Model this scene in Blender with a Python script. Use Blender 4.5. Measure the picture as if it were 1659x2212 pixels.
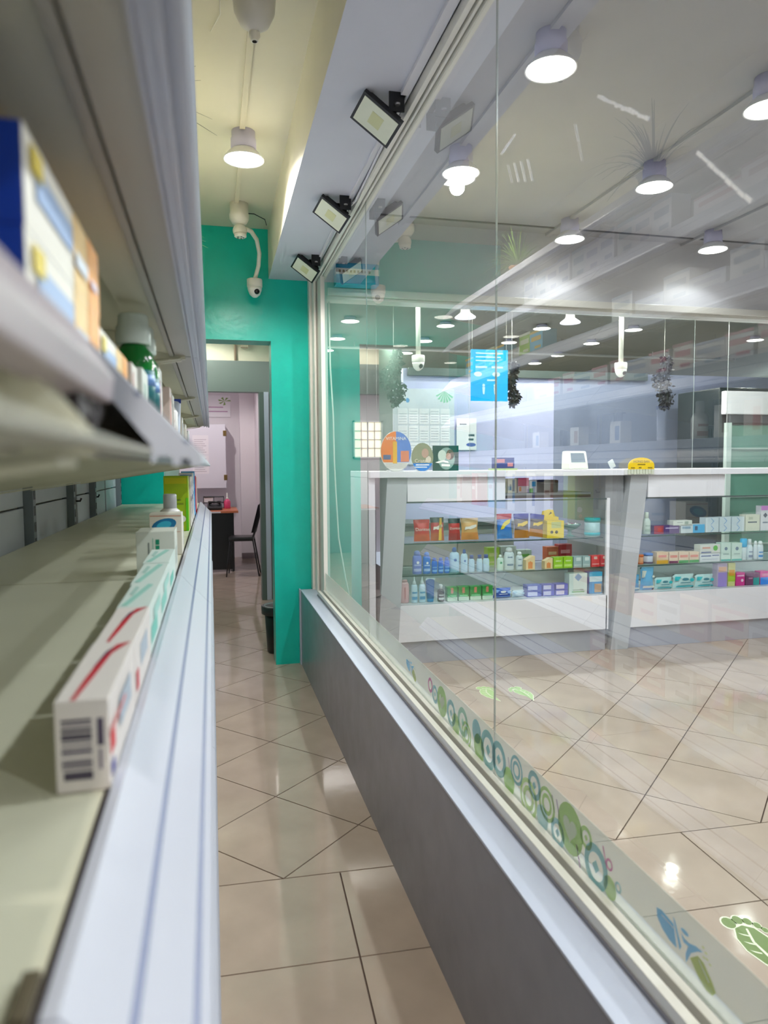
import bpy, bmesh, math, random
from mathutils import Vector, Matrix
random.seed(7)
sc = bpy.context.scene
for o in list(bpy.data.objects):
    bpy.data.objects.remove(o)
COL = sc.collection
PI = math.pi

# ------------------------------------------------------------------ camera
EYE = Vector((0.0, 0.0, 1.30))
YAW, PITCH, ROLL = 0.2366, 0.0660, 0.0067
FWD = Vector((math.sin(YAW)*math.cos(PITCH), math.cos(YAW)*math.cos(PITCH), -math.sin(PITCH)))
UP0 = Vector((math.sin(YAW)*math.sin(PITCH), math.cos(YAW)*math.sin(PITCH), math.cos(PITCH)))
RT0 = Vector((math.cos(YAW), -math.sin(YAW), 0))
RT = RT0*math.cos(ROLL) - UP0*math.sin(ROLL)
UP = RT0*math.sin(ROLL) + UP0*math.cos(ROLL)
cam_data = bpy.data.cameras.new('camera')
cam = bpy.data.objects.new('camera', cam_data)
COL.objects.link(cam)
cam.matrix_world = Matrix(((RT.x, UP.x, -FWD.x, EYE.x), (RT.y, UP.y, -FWD.y, EYE.y), (RT.z, UP.z, -FWD.z, EYE.z), (0, 0, 0, 1)))
cam_data.sensor_fit = 'VERTICAL'
cam_data.sensor_height = 36.0
cam_data.lens = 1541.29/2212*36.0
cam_data.clip_start = 0.02
cam_data.clip_end = 60
cam_data.dof.use_dof = True
cam_data.dof.focus_distance = 3.2
cam_data.dof.aperture_fstop = 4.6
sc.camera = cam

# ------------------------------------------------------------------ world and exposure
world = bpy.data.worlds.new('world')
sc.world = world
world.use_nodes = True
world.node_tree.nodes['Background'].inputs[0].default_value = (0.75, 0.85, 1.0, 1)
world.node_tree.nodes['Background'].inputs[1].default_value = 0.6
sc.view_settings.view_transform = 'Standard'
sc.view_settings.look = 'None'
sc.view_settings.gamma = 1.0
sc.view_settings.use_curve_mapping = False
sc.view_settings.exposure = 1.0
LAMP_W = 28.0          # watts of one aisle lamp
SHOP_W = 21.0           # watts of one lamp of the customer area
OFFICE_W = 17.0         # watts of one lamp behind the counters

# ------------------------------------------------------------------ materials
def lin(c):
    return c/12.92 if c <= 0.04045 else ((c+0.055)/1.055)**2.4
def rgb(h):
    h = h.lstrip('#')
    return tuple(lin(int(h[i:i+2], 16)/255) for i in (0, 2, 4)) + (1.0,)
MATS = {}
def mat(name, col, rough=0.5, metal=0.0, spec=0.5, var=0.0, vscale=6.0, bump=0.0, bscale=60.0, coat=0.0):
    key = (name, col, rough, metal, var, bump)
    if key in MATS:
        return MATS[key]
    m = bpy.data.materials.new(name)
    m.use_nodes = True
    nt = m.node_tree
    b = nt.nodes['Principled BSDF']
    c = rgb(col)
    if name.split('_')[0] in ('card', 'ink', 'foil', 'bottle', 'cap', 'label', 'jar', 'lid', 'tube', 'poster', 'sign'):
        # printed packaging is strongly pigmented
        g = 0.3*c[0]+0.6*c[1]+0.1*c[2]
        c = tuple(min(1, max(0, g+(v-g)*1.35))*0.94 for v in c[:3]) + (1,)
    b.inputs['Base Color'].default_value = c
    b.inputs['Roughness'].default_value = rough
    b.inputs['Metallic'].default_value = metal
    b.inputs['Specular IOR Level'].default_value = spec
    b.inputs['Coat Weight'].default_value = coat
    if var > 0 or bump > 0:
        tc = nt.nodes.new('ShaderNodeTexCoord')
        if var > 0:
            n = nt.nodes.new('ShaderNodeTexNoise')
            n.inputs['Scale'].default_value = vscale
            n.inputs['Detail'].default_value = 6
            nt.links.new(tc.outputs['Object'], n.inputs['Vector'])
            r = nt.nodes.new('ShaderNodeValToRGB')
            r.color_ramp.elements[0].position = 0.3
            r.color_ramp.elements[1].position = 0.7
            r.color_ramp.elements[0].color = tuple(max(0, v*(1-var)) for v in c[:3]) + (1,)
            r.color_ramp.elements[1].color = tuple(min(1, v*(1+var)) for v in c[:3]) + (1,)
            nt.links.new(n.outputs['Fac'], r.inputs['Fac'])
            nt.links.new(r.outputs['Color'], b.inputs['Base Color'])
        if bump > 0:
            n2 = nt.nodes.new('ShaderNodeTexNoise')
            n2.inputs['Scale'].default_value = bscale
            n2.inputs['Detail'].default_value = 4
            nt.links.new(tc.outputs['Object'], n2.inputs['Vector'])
            bp = nt.nodes.new('ShaderNodeBump')
            bp.inputs['Strength'].default_value = bump
            bp.inputs['Distance'].default_value = 0.01
            nt.links.new(n2.outputs['Fac'], bp.inputs['Height'])
            nt.links.new(bp.outputs['Normal'], b.inputs['Normal'])
    MATS[key] = m
    return m
def emit(name, col, strength):
    key = ('e', name, col, strength)
    if key in MATS:
        return MATS[key]
    m = bpy.data.materials.new(name)
    m.use_nodes = True
    b = m.node_tree.nodes['Principled BSDF']
    b.inputs['Base Color'].default_value = (0.8, 0.8, 0.8, 1)
    b.inputs['Emission Color'].default_value = rgb(col)
    b.inputs['Emission Strength'].default_value = strength
    MATS[key] = m
    return m
def sheet_glass(name, tint='#f8fbfa', gain=1.0, ior=1.5, rough=0.0):
    # flat clear sheet: Fresnel mirror reflection of both faces over clear transmission
    m = bpy.data.materials.new(name)
    m.use_nodes = True
    nt = m.node_tree
    nt.nodes.remove(nt.nodes['Principled BSDF'])
    out = nt.nodes['Material Output']
    fr = nt.nodes.new('ShaderNodeFresnel')
    fr.inputs['IOR'].default_value = ior
    geo = nt.nodes.new('ShaderNodeNewGeometry')
    inv = nt.nodes.new('ShaderNodeMath'); inv.operation = 'SUBTRACT'
    inv.inputs[0].default_value = 1.0
    nt.links.new(geo.outputs['Backfacing'], inv.inputs[1])
    # two faces: 2R/(1+R)
    a = nt.nodes.new('ShaderNodeMath'); a.operation = 'MULTIPLY'; a.inputs[1].default_value = 2.0*gain
    nt.links.new(fr.outputs['Fac'], a.inputs[0])
    d = nt.nodes.new('ShaderNodeMath'); d.operation = 'ADD'; d.inputs[1].default_value = 1.0
    nt.links.new(fr.outputs['Fac'], d.inputs[0])
    q = nt.nodes.new('ShaderNodeMath'); q.operation = 'DIVIDE'
    nt.links.new(a.outputs[0], q.inputs[0]); nt.links.new(d.outputs[0], q.inputs[1])
    f = nt.nodes.new('ShaderNodeMath'); f.operation = 'MULTIPLY'; f.use_clamp = True
    nt.links.new(q.outputs[0], f.inputs[0]); nt.links.new(inv.outputs[0], f.inputs[1])
    tr = nt.nodes.new('ShaderNodeBsdfTransparent'); tr.inputs[0].default_value = rgb(tint)
    gl = nt.nodes.new('ShaderNodeBsdfGlossy'); gl.inputs['Roughness'].default_value = rough
    gl.inputs[0].default_value = (1, 1, 1, 1)
    mx = nt.nodes.new('ShaderNodeMixShader')
    nt.links.new(f.outputs[0], mx.inputs[0]); nt.links.new(tr.outputs[0], mx.inputs[1]); nt.links.new(gl.outputs[0], mx.inputs[2])
    nt.links.new(mx.outputs[0], out.inputs[0])
    return m
def film(name, col, cover):
    # translucent printed film on glass
    m = bpy.data.materials.new(name)
    m.use_nodes = True
    nt = m.node_tree
    b = nt.nodes['Principled BSDF']
    b.inputs['Base Color'].default_value = rgb(col)
    b.inputs['Roughness'].default_value = 0.4
    b.inputs['Alpha'].default_value = cover
    return m

# ------------------------------------------------------------------ mesh builder
class MB:
    def __init__(self):
        self.v = []; self.f = []; self.mi = []; self.sm = []
    def face(self, idx, mi=0, smooth=False):
        self.f.append(tuple(idx)); self.mi.append(mi); self.sm.append(smooth)
    def poly(self, pts, mi=0, smooth=False):
        b = len(self.v); self.v += [tuple(p) for p in pts]
        self.face(range(b, b+len(pts)), mi, smooth)
    def box(self, x0, x1, y0, y1, z0, z1, mi=0):
        b = len(self.v)
        self.v += [(x0,y0,z0),(x1,y0,z0),(x1,y1,z0),(x0,y1,z0),(x0,y0,z1),(x1,y0,z1),(x1,y1,z1),(x0,y1,z1)]
        for q in ((3,2,1,0),(4,5,6,7),(0,1,5,4),(1,2,6,5),(2,3,7,6),(3,0,4,7)):
            self.face([b+i for i in q], mi)
    def prism(self, pts, axis, a, bb, mi=0):
        # extrude a closed 2D outline along an axis ('x': pts are (y,z); 'y': (x,z); 'z': (x,y))
        n = len(pts); s = len(self.v)
        for t in (a, bb):
            for p in pts:
                if axis == 'x': self.v.append((t, p[0], p[1]))
                elif axis == 'y': self.v.append((p[0], t, p[1]))
                else: self.v.append((p[0], p[1], t))
        self.face([s+i for i in range(n)], mi)
        self.face([s+n+i for i in reversed(range(n))], mi)
        for i in range(n):
            j = (i+1) % n
            self.face((s+j, s+i, s+n+i, s+n+j), mi)
    def lathe(self, prof, cx=0, cy=0, seg=20, mi=0, sx=1.0, sy=1.0, cz=0, mis=None, smooth=True):
        s = len(self.v)
        for (r, z) in prof:
            for k in range(seg):
                a = 2*PI*k/seg
                self.v.append((cx+r*sx*math.cos(a), cy+r*sy*math.sin(a), cz+z))
        for i in range(len(prof)-1):
            for k in range(seg):
                l = (k+1) % seg
                self.face((s+i*seg+k, s+i*seg+l, s+(i+1)*seg+l, s+(i+1)*seg+k), mis[i] if mis else mi, smooth)
        if prof[0][0] > 1e-6: self.face([s+k for k in reversed(range(seg))], mis[0] if mis else mi)
        if prof[-1][0] > 1e-6: self.face([s+(len(prof)-1)*seg+k for k in range(seg)], mis[-1] if mis else mi)
    def tube(self, pts, r, seg=8, mi=0, closed_caps=True):
        pts = [Vector(p) for p in pts]; s = len(self.v); n = len(pts)
        ref = Vector((0.13, 0.21, 1)).normalized()
        for i, p in enumerate(pts):
            t = (pts[min(i+1, n-1)]-pts[max(i-1, 0)]).normalized()
            u = t.cross(ref)
            if u.length < 0.05: u = t.cross(Vector((1, 0, 0)))
            u.normalize(); w = t.cross(u)
            rr = r[i] if isinstance(r, (list, tuple)) else r
            for k in range(seg):
                a = 2*PI*k/seg
                q = p + u*(rr*math.cos(a)) + w*(rr*math.sin(a))
                self.v.append(tuple(q))
        for i in range(n-1):
            for k in range(seg):
                l = (k+1) % seg
                self.face((s+i*seg+k, s+i*seg+l, s+(i+1)*seg+l, s+(i+1)*seg+k), mi, True)
        if closed_caps:
            self.face([s+k for k in reversed(range(seg))], mi)
            self.face([s+(n-1)*seg+k for k in range(seg)], mi)
    def sphere(self, c, r, seg=14, rings=8, mi=0, z0=-1.0, z1=1.0):
        prof = []
        for i in range(rings+1):
            t = math.asin(z0) + (math.asin(z1)-math.asin(z0))*i/rings
            prof.append((max(1e-5, r*math.cos(t)), r*math.sin(t)))
        self.lathe(prof, c[0], c[1], seg, mi, cz=c[2])
    def mesh(self, name, mats, bevel=0.0):
        me = bpy.data.meshes.new(name)
        me.from_pydata(self.v, [], self.f)
        if not isinstance(mats, (list, tuple)): mats = [mats]
        for m in mats: me.materials.append(m)
        for p, i, s in zip(me.polygons, self.mi, self.sm):
            p.material_index = i; p.use_smooth = s
        bm = bmesh.new(); bm.from_mesh(me)
        bmesh.ops.recalc_face_normals(bm, faces=bm.faces)
        if bevel > 0:
            es = [e for e in bm.edges if e.is_manifold and e.calc_face_angle(0) > 0.6]
            bmesh.ops.bevel(bm, geom=es, offset=bevel, segments=2, profile=0.6, affect='EDGES', clamp_overlap=True)
        bm.to_mesh(me); bm.free()
        return me
    def build(self, name, mats, parent=None, bevel=0.0, loc=None):
        o = bpy.data.objects.new(name, self.mesh(name, mats, bevel))
        COL.objects.link(o)
        if parent is not None: o.parent = parent
        if loc is not None: o.location = loc
        return o
def boxobj(name, x0, x1, y0, y1, z0, z1, m, parent=None, bevel=0.0):
    b = MB(); b.box(x0, x1, y0, y1, z0, z1)
    return b.build(name, m, parent, bevel)
def tag(o, label=None, cat=None, group=None, kind=None):
    if label: o['label'] = label
    if cat: o['category'] = cat
    if group: o['group'] = group
    if kind: o['kind'] = kind
    return o
def thing(name, loc, label, cat, group=None, rz=0.0):
    o = bpy.data.objects.new(name, None)
    COL.objects.link(o)
    o.empty_display_size = 0.05
    o.location = loc
    o.rotation_euler = (0, 0, rz)
    return tag(o, label, cat, group)
def share(name, src, parent, loc=(0,0,0), rz=0.0):
    o = bpy.data.objects.new(name, src.data)
    COL.objects.link(o); o.parent = parent; o.location = loc; o.rotation_euler = (0,0,rz)
    return o
TXT = {}
def lettering(text, size, m, parent, loc, rot=(PI/2, 0, 0), width=None, name='lettering', depth=0.0004):
    c = bpy.data.curves.new('t', 'FONT')
    c.body = text; c.size = size; c.align_x = 'CENTER'; c.align_y = 'CENTER'; c.extrude = depth
    c.resolution_u = 2
    t = bpy.data.objects.new('t', c); COL.objects.link(t)
    dg = bpy.context.evaluated_depsgraph_get()
    me = bpy.data.meshes.new_from_object(t.evaluated_get(dg))
    bpy.data.objects.remove(t); bpy.data.curves.remove(c)
    me.name = name
    me.materials.clear(); me.materials.append(m)
    o = bpy.data.objects.new(name, me); COL.objects.link(o)
    o.parent = parent; o.location = loc; o.rotation_euler = rot
    if width:
        xs = [v.co.x for v in me.vertices]
        w = max(xs)-min(xs)
        s = width/w
        for v in me.vertices: v.co.x *= s; v.co.y *= s
    return o

# shared materials
M_tile = mat('floor_tile', '#ae9e90', 0.07, spec=0.32, var=0.09, vscale=5.0, bump=0.02, bscale=20)
M_grout = mat('grout', '#5d4a40', 0.8)
M_cream = mat('cream_paint', '#dcd8c4', 0.6, var=0.02)
M_white = mat('white_paint', '#d2d2d6', 0.6, var=0.02)
M_beamgrey = mat('cool_lit_white_paint', '#c9ccd8', 0.55, var=0.02)  # white paint of the beam underside, cool lamp light tinted into its colour
M_green = mat('green_paint', '#00bfae', 0.3, var=0.05, vscale=8, bump=0.12, bscale=18)
M_palegreen = mat('pale_green_paint', '#a9d5c6', 0.5)
M_grey = mat('grey_wall_paint', '#888c9c', 0.26, var=0.06, vscale=9, bump=0.05, bscale=30)
M_ledge = mat('white_ledge_paint', '#b9c1d4', 0.4)
M_alu = mat('white_aluminium', '#e2e0d8', 0.28, spec=0.6)
M_aludark = mat('shaded_track', '#77767e', 0.4)  # track bed painted darker for the shadow beside the rails
M_glass = sheet_glass('window_glass', gain=1.0)
M_glassedge = mat('glass_edge', '#98a09c', 0.12)
M_shelf = mat('cream_shelf_metal', '#dcdac4', 0.38, var=0.03, vscale=4)
M_rail = mat('white_price_rail', '#b0b4c1', 0.3)
M_raildark = mat('grey_rail_groove', '#5c6588', 0.4)
M_dark = mat('dark_gap', '#2a2024', 0.6)
M_flange = mat('shaded_flange', '#a9a79b', 0.4)  # shelf metal in shadow, the shade painted as a darker grey
M_upright = mat('grey_upright', '#7c858c', 0.4)
M_backpan = mat('grey_back_panel', '#c6ccd4', 0.45)
M_black = mat('black_plastic', '#15171a', 0.35)
M_plastic = mat('white_plastic', '#e6e4da', 0.35)
M_lens = mat('black_lens', '#0a0a0c', 0.08)

# ================================================================== SETTING
ZC = 2.78
# ---- floor: slab with recessed grout and single tiles
floor = boxobj('floor', -0.75, 6.7, -2.1, 10.7, -0.12, -0.006, M_grout)
tag(floor, 'polished beige tile floor laid diagonally with a straight border', 'floor', kind='structure')
TD, TX0, TY0, TROT = 0.570, 0.193, 2.185, -0.0431
TS = TD/math.sqrt(2)
GAP = 0.0025
def floor_pt(u, v):
    return Vector((TX0 + u*math.cos(TROT) - v*math.sin(TROT), TY0 + u*math.sin(TROT) + v*math.cos(TROT), 0))
h = TD/2 - GAP*1.4
bm_d = MB(); bm_d.prism([(0, -h), (h, 0), (0, h), (-h, 0)], 'z', -0.012, 0.0)
bm_t = MB(); bm_t.prism([(-h+GAP, GAP), (h-GAP, GAP), (0, h)], 'z', -0.012, 0.0)
q = TS/2 - GAP
bm_s = MB(); bm_s.prism([(-q, -q), (q, -q), (q, q), (-q, q)], 'z', -0.012, 0.0)
me_d = bm_d.mesh('tile', M_tile); me_t = bm_t.mesh('tile', M_tile); me_s = bm_s.mesh('tile', M_tile)
def lay(me, u, v):
    p = floor_pt(u, v)
    o = bpy.data.objects.new('tile', me); COL.objects.link(o)
    o.parent = floor; o.location = p; o.rotation_euler = (0, 0, TROT)
def in_view(p):
    if -0.35 < p.x < 0.9 and p.y < 10.4: return True
    return 0.6 < p.x < 4.7 and p.y < 4.75
for a in range(-3, 14):
    for b in range(0, 18):
        for (u, v) in ((a*TD, (b+0.5)*TD), ((a+0.5)*TD, b*TD)):
            if v == 0:
                if -0.6 < floor_pt(u, 0).x < 4.6: lay(me_t, u, v)
            elif in_view(floor_pt(u, v)): lay(me_d, u, v)
for a in range(-2, 8):
    for b in range(0, 4):
        u, v = 0.179 - TS/2 + a*TS, -(b+0.5)*TS
        p = floor_pt(u, v)
        if p.x < 3.0: lay(me_s, u, v)
fl2 = boxobj('floor', 0.92, 6.7, 4.76, 10.7, -0.02, -0.001, M_tile)
tag(fl2, 'beige tiled floor behind the sales counters', 'floor', kind='structure')
fl3 = boxobj('floor', -0.75, 5.3, -2.1, 0.56, -0.02, -0.002, M_tile)
tag(fl3, 'beige tiled floor at the near end of the aisle', 'floor', kind='structure')

# ---- walls
def wall(name, x0, x1, y0, y1, z0, z1, m, label, bevel=0.0):
    return tag(boxobj(name, x0, x1, y0, y1, z0, z1, m, None, bevel), label, 'wall', kind='structure')
wall('wall_left', -0.75, -0.60, -2.1, 4.63, 0, ZC, M_cream, 'cream wall behind the tall white shelving')
wall('wall_back', -0.75, 5.35, -2.1, -2.0, 0, ZC, M_white, 'white wall closing the near end of the shop')
wall('wall_right', 5.2, 5.35, -2.0, 4.33, 0, ZC, M_white, 'white side wall of the customer area')
# green end wall with the doorway (left pier, lintel, right pier)
w = MB()
w.box(-0.75, -0.287, 4.63, 4.80, 0, 2.088)
w.box(-0.75, 0.385, 4.63, 4.80, 2.088, ZC)
w.box(0.385, 0.74, 4.63, 4.80, 0, ZC)
we = w.build('wall_end', M_green)
tag(we, 'glossy green end wall around the open doorway', 'wall', kind='structure')
# half wall below the glass
hw = MB(); hw.box(0.547, 0.72, -2.0, 4.63, 0, 0.490)
hwo = tag(hw.build('wall_partition', M_grey), 'low glossy grey half wall under the glass screen', 'wall', kind='structure')
tag(boxobj('trim_1', 0.5455, 0.725, -2.0, 4.585, 0.490, 0.497, M_ledge, None, 0.002), 'white ledge on top of the grey half wall', 'ledge', kind='structure')
tag(boxobj('trim_2', 0.5385, 0.5475, 4.585, 4.63, 0.0, 0.497, M_ledge, None, 0.002), 'white corner strip at the end of the half wall', 'trim', kind='structure')
# ceilings and beam
tag(boxobj('ceiling', -0.75, 0.40, -2.1, 4.63, ZC, ZC+0.1, M_cream), 'cream ceiling above the narrow aisle', 'ceiling', kind='structure')
tag(boxobj('ceiling', 0.40, 5.35, -2.1, 4.45, ZC, ZC+0.1, mat('grey_white_ceiling', '#b4b4ba', 0.6, var=0.02)), 'white ceiling above the customer area', 'ceiling', kind='structure')
bmw = MB()
b0 = len(bmw.v)
xa, xb = 0.335, 0.377
for (x, y) in ((xa, -2.0), (xb, 4.63)):
    bmw.v += [(x, y, 2.475), (0.80, y, 2.475), (0.80, y, ZC), (x, y, ZC)]
for i, mi in ((0, 1), (1, 1), (2, 0), (3, 0)):
    j = (i+1) % 4
    bmw.face((b0+i, b0+j, b0+4+j, b0+4+i), mi)
bmw.face((0, 1, 2, 3), 1); bmw.face((4, 5, 6, 7), 1)
tag(bmw.build('trim_3', [M_cream, M_beamgrey]), 'deep ceiling beam running above the glass screen', 'beam', kind='structure')
# header across the customer area above the counters
wall('wall_header', 0.70, 5.35, 4.33, 4.45, 2.36, ZC, M_white, 'white wall strip above the counter opening')
hd = MB()
hd.box(0.70, 5.3, 4.30, 4.46, 2.318, 2.36); hd.box(0.70, 5.3, 4.325, 4.44, 2.30, 2.318)
tag(hd.build('trim_4', M_alu, None, 0.002), 'white aluminium header rail above the counters', 'trim', kind='structure')

# passage and back room behind the doorway
M_pink = mat('pinkish_white_paint', '#e9e2e6', 0.6)
M_greyband = mat('grey_green_paint', '#75817f', 0.5)
wall('wall_passage', -0.42, -0.29, 4.80, 6.95, 0, ZC, M_palegreen, 'pale green wall on the left of the passage')
wall('wall_divider', 0.60, 0.74, 4.80, 10.5, 0, ZC, M_pink, 'pale wall dividing the passage from the office')
w = MB()
w.box(-0.42, 0.60, 6.95, 7.07, 2.0, 2.29)
w.box(0.50, 0.60, 6.95, 7.07, 0, 2.0)
wf = tag(w.build('wall_frame', M_greyband), 'grey lintel across the second doorway', 'wall', kind='structure')
wall('wall_lintel', -0.42, 0.60, 7.02, 7.08, 2.29, ZC, M_cream, 'cream wall strip above the grey lintel')
j = MB(); j.box(0.455, 0.50, 6.93, 7.09, 0, 2.0)
tag(j.build('trim_5', mat('dark_green_grey', '#5d6e6a', 0.4), None, 0.003), 'dark grey green door jamb', 'trim', kind='structure')
j = MB(); j.box(0.50, 0.545, 6.925, 6.95, 0, 2.0)
tag(j.build('trim_6', M_ledge, None, 0.003), 'white door frame strip', 'trim', kind='structure')
wall('wall_room_left', -1.3, -1.2, 7.08, 10.5, 0, ZC, M_pink, 'pale side wall of the back room')
wall('wall_room_back', -1.3, 0.60, 10.35, 10.5, 0, ZC, M_pink, 'pinkish white back wall of the back room')
wall('wall_column', 0.395, 0.60, 10.15, 10.35, 0, ZC, M_pink, 'pale column in the corner of the back room')
wall('wall_front_room', -1.3, -0.42, 6.95, 7.07, 0, ZC, M_pink, 'pale wall beside the second doorway')
tag(boxobj('baseboard_back', 0.39, 0.60, 10.135, 10.15, 0, 0.08, mat('grey_skirting', '#8d8285', 0.5)), 'grey skirting along the column', 'skirting', kind='structure')
tag(boxobj('ceiling', -1.3, 0.74, 4.63, 10.5, ZC, ZC+0.1, M_white), 'white ceiling of the passage and back room', 'ceiling', kind='structure')

# office behind the counters
ZO = 2.70
M_off = mat('office_ceiling_paint', '#9d9e94', 0.6)
M_offwall = mat('office_wall_paint', '#7f8a88', 0.6)
M_lav = mat('lavender_panel', '#bcc0e4', 0.5)
tag(boxobj('ceiling', 0.74, 6.7, 4.45, 10.5, ZO, ZO+0.18, M_off), 'grey ceiling behind the counters', 'ceiling', kind='structure')
wall('wall_far', 0.74, 6.7, 10.4, 10.5, 0, ZC, M_offwall, 'grey green far wall of the office')
wall('wall_office_right', 6.6, 6.7, 4.4, 10.4, 0, ZC, M_offwall, 'grey right wall of the office')
wall('wall_side_return', 5.2, 6.6, 4.33, 4.45, 0, ZC, M_offwall, 'grey return wall beside the counters')
wall('wall_screen', 1.76, 3.30, 6.50, 6.58, 0, 2.20, M_lav, 'lavender free standing partition behind the counters', 0.004)
wall('wall_screen_return', 3.30, 6.6, 6.50, 6.58, 0, 2.20, mat('slate_panel', '#828ba6', 0.45), 'slate blue partition behind the second counter')
# far window with daylight
wn = MB()
for (x0, x1, z0, z1) in ((2.04, 2.06, 1.40, 1.95), (2.46, 2.48, 1.40, 1.95), (2.04, 2.48, 1.93, 1.95), (2.04, 2.48, 1.40, 1.42)):
    wn.box(x0, x1, 10.34, 10.40, z0, z1)
win2 = tag(wn.build('window_2', mat('pale_window_frame', '#9aa0a0', 0.5)), 'small barred window with yellow daylight on the far wall', 'window', kind='structure')
boxobj('pane', 2.06, 2.46, 10.37, 10.385, 1.42, 1.93, emit('daylit_pane', '#efe08c', 0.45), win2)
for k in range(3):
    boxobj('bar', 2.06+0.1*(k+1)-0.004, 2.06+0.1*(k+1)+0.004, 10.345, 10.36, 1.42, 1.93, M_black, win2)
for k in range(3):
    boxobj('bar', 2.06, 2.46, 10.345, 10.36, 1.42+0.127*(k+1)-0.004, 1.42+0.127*(k+1)+0.004, M_black, win2)

# ---- glass screen on the half wall: window_1
GX = 0.672
win = bpy.data.objects.new('window_1', None); COL.objects.link(win); win.location = (0, 0, 0)
tag(win, 'tall sliding glass screen in white aluminium between the aisle and the shop', 'window', kind='structure')
tr = MB()
tr.box(0.622, 0.640, -2.0, 4.34, 0.497, 0.527); tr.box(0.654, 0.670, -2.0, 4.34, 0.497, 0.528); tr.box(0.684, 0.70, -2.0, 4.34, 0.497, 0.52)
tr.build('sill_rail', M_alu, win, 0.002)
boxobj('sill_channel', 0.618, 0.704, -2.0, 4.34, 0.4972, 0.505, M_aludark, win)
tr = MB()
tr.box(0.640, 0.656, -2.0, 4.60, 2.435, 2.475); tr.box(0.662, 0.670, -2.0, 4.60, 2.43, 2.475); tr.box(0.683, 0.700, -2.0, 4.60, 2.435, 2.475); tr.box(0.640, 0.700, -2.0, 4.60, 2.468, 2.4752)
tr.build('head_rail', M_alu, win, 0.0015)
ps = MB()
ps.box(0.622, 0.638, 4.56, 4.628, 0.497, 2.475); ps.box(0.638, 0.652, 4.47, 4.628, 0.497, 2.475); ps.box(0.652, 0.660, 4.49, 4.628, 0.497, 2.475); ps.box(0.660, 0.700, 4.33, 4.628, 0.497, 2.475)
ps.build('end_post', M_alu, win, 0.002)
panes = []
for (y0, y1, x, z1) in ((-2.0, 1.629, GX, 2.44), (1.632, 3.094, GX, 2.44), (3.097, 4.335, GX, 2.44)):
    p = MB()
    z0 = 0.508
    p.poly([(x, y0, z0), (x, y1, z0), (x, y1, z1), (x, y0, z1)], 0)
    p.poly([(x+0.004, y0, z0), (x+0.004, y1, z0), (x+0.004, y1, z1), (x+0.004, y0, z1)], 0)
    p.poly([(x, y0, z0), (x+0.004, y0, z0), (x+0.004, y0, z1), (x, y0, z1)], 1)
    p.poly([(x, y1, z0), (x+0.004, y1, z0), (x+0.004, y1, z1), (x, y1, z1)], 1)
    p.poly([(x, y0, z0), (x, y1, z0), (x+0.004, y1, z0), (x+0.004, y0, z0)], 1)
    p.poly([(x, y0, z1), (x, y1, z1), (x+0.004, y1, z1), (x+0.004, y0, z1)], 1)
    # merge into a closed sheet so that both faces have outward normals
    me = bpy.data.meshes.new('pane'); me.from_pydata(p.v, [], p.f)
    me.materials.append(M_glass); me.materials.append(M_glassedge)
    for pl, mi in zip(me.polygons, p.mi): pl.material_index = mi
    bm = bmesh.new(); bm.from_mesh(me)
    bmesh.ops.remove_doubles(bm, verts=bm.verts, dist=1e-5)
    bmesh.ops.recalc_face_normals(bm, faces=bm.faces)
    bm.to_mesh(me); bm.free()
    o = bpy.data.objects.new('pane', me); COL.objects.link(o); o.parent = win
    panes.append(o)
# printed film along the foot of the glass
M_film = film('frosted_film', '#e4ece2', 0.42)
for o, y0, y1 in ((panes[0], 0.3, 1.628), (panes[1], 1.633, 3.093), (panes[2], 3.098, 4.33)):
    xx = GX - 0.0008
    f = MB(); f.box(xx-0.0004, xx, y0, y1, 0.529, 0.636)
    tag(f.build('frosted_band', M_film, o), 'frosted strip with printed bubbles')
DX = {}
def decal(parent, xs, y, z, polys, col, name='bubble_decal', cover=0.70):
    # flat print on the aisle side of the glass; polys in (dy, dz)
    key = (col, cover)
    if key not in DX: DX[key] = film('decal_film', col, cover)
    m = MB()
    for pl in polys:
        m.poly([(xs, y+a, z+b) for (a, b) in pl])
    return m.build(name, DX[key], parent)
def circ(r, n=20, cy=0, cz=0):
    return [(cy+r*math.cos(2*PI*k/n), cz+r*math.sin(2*PI*k/n)) for k in range(n)]
def ringq(r0, r1, n=20, cy=0, cz=0):
    out = []
    for k in range(n):
        a, b = 2*PI*k/n, 2*PI*(k+1)/n
        out.append([(cy+r0*math.cos(a), cz+r0*math.sin(a)), (cy+r1*math.cos(a), cz+r1*math.sin(a)), (cy+r1*math.cos(b), cz+r1*math.sin(b)), (cy+r0*math.cos(b), cz+r0*math.sin(b))])
    return out
def heart(s):
    return [(s*0.0625*16*math.sin(t)**3, s*0.0625*(13*math.cos(t)-5*math.cos(2*t)-2*math.cos(3*t)-math.cos(4*t))) for t in [2*PI*k/22 for k in range(22)]]
def pane_x(y):
    if y < 1.63: return panes[0], GX-0.0018
    if y < 3.09: return panes[1], GX-0.0018
    return panes[2], GX-0.0018
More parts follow.
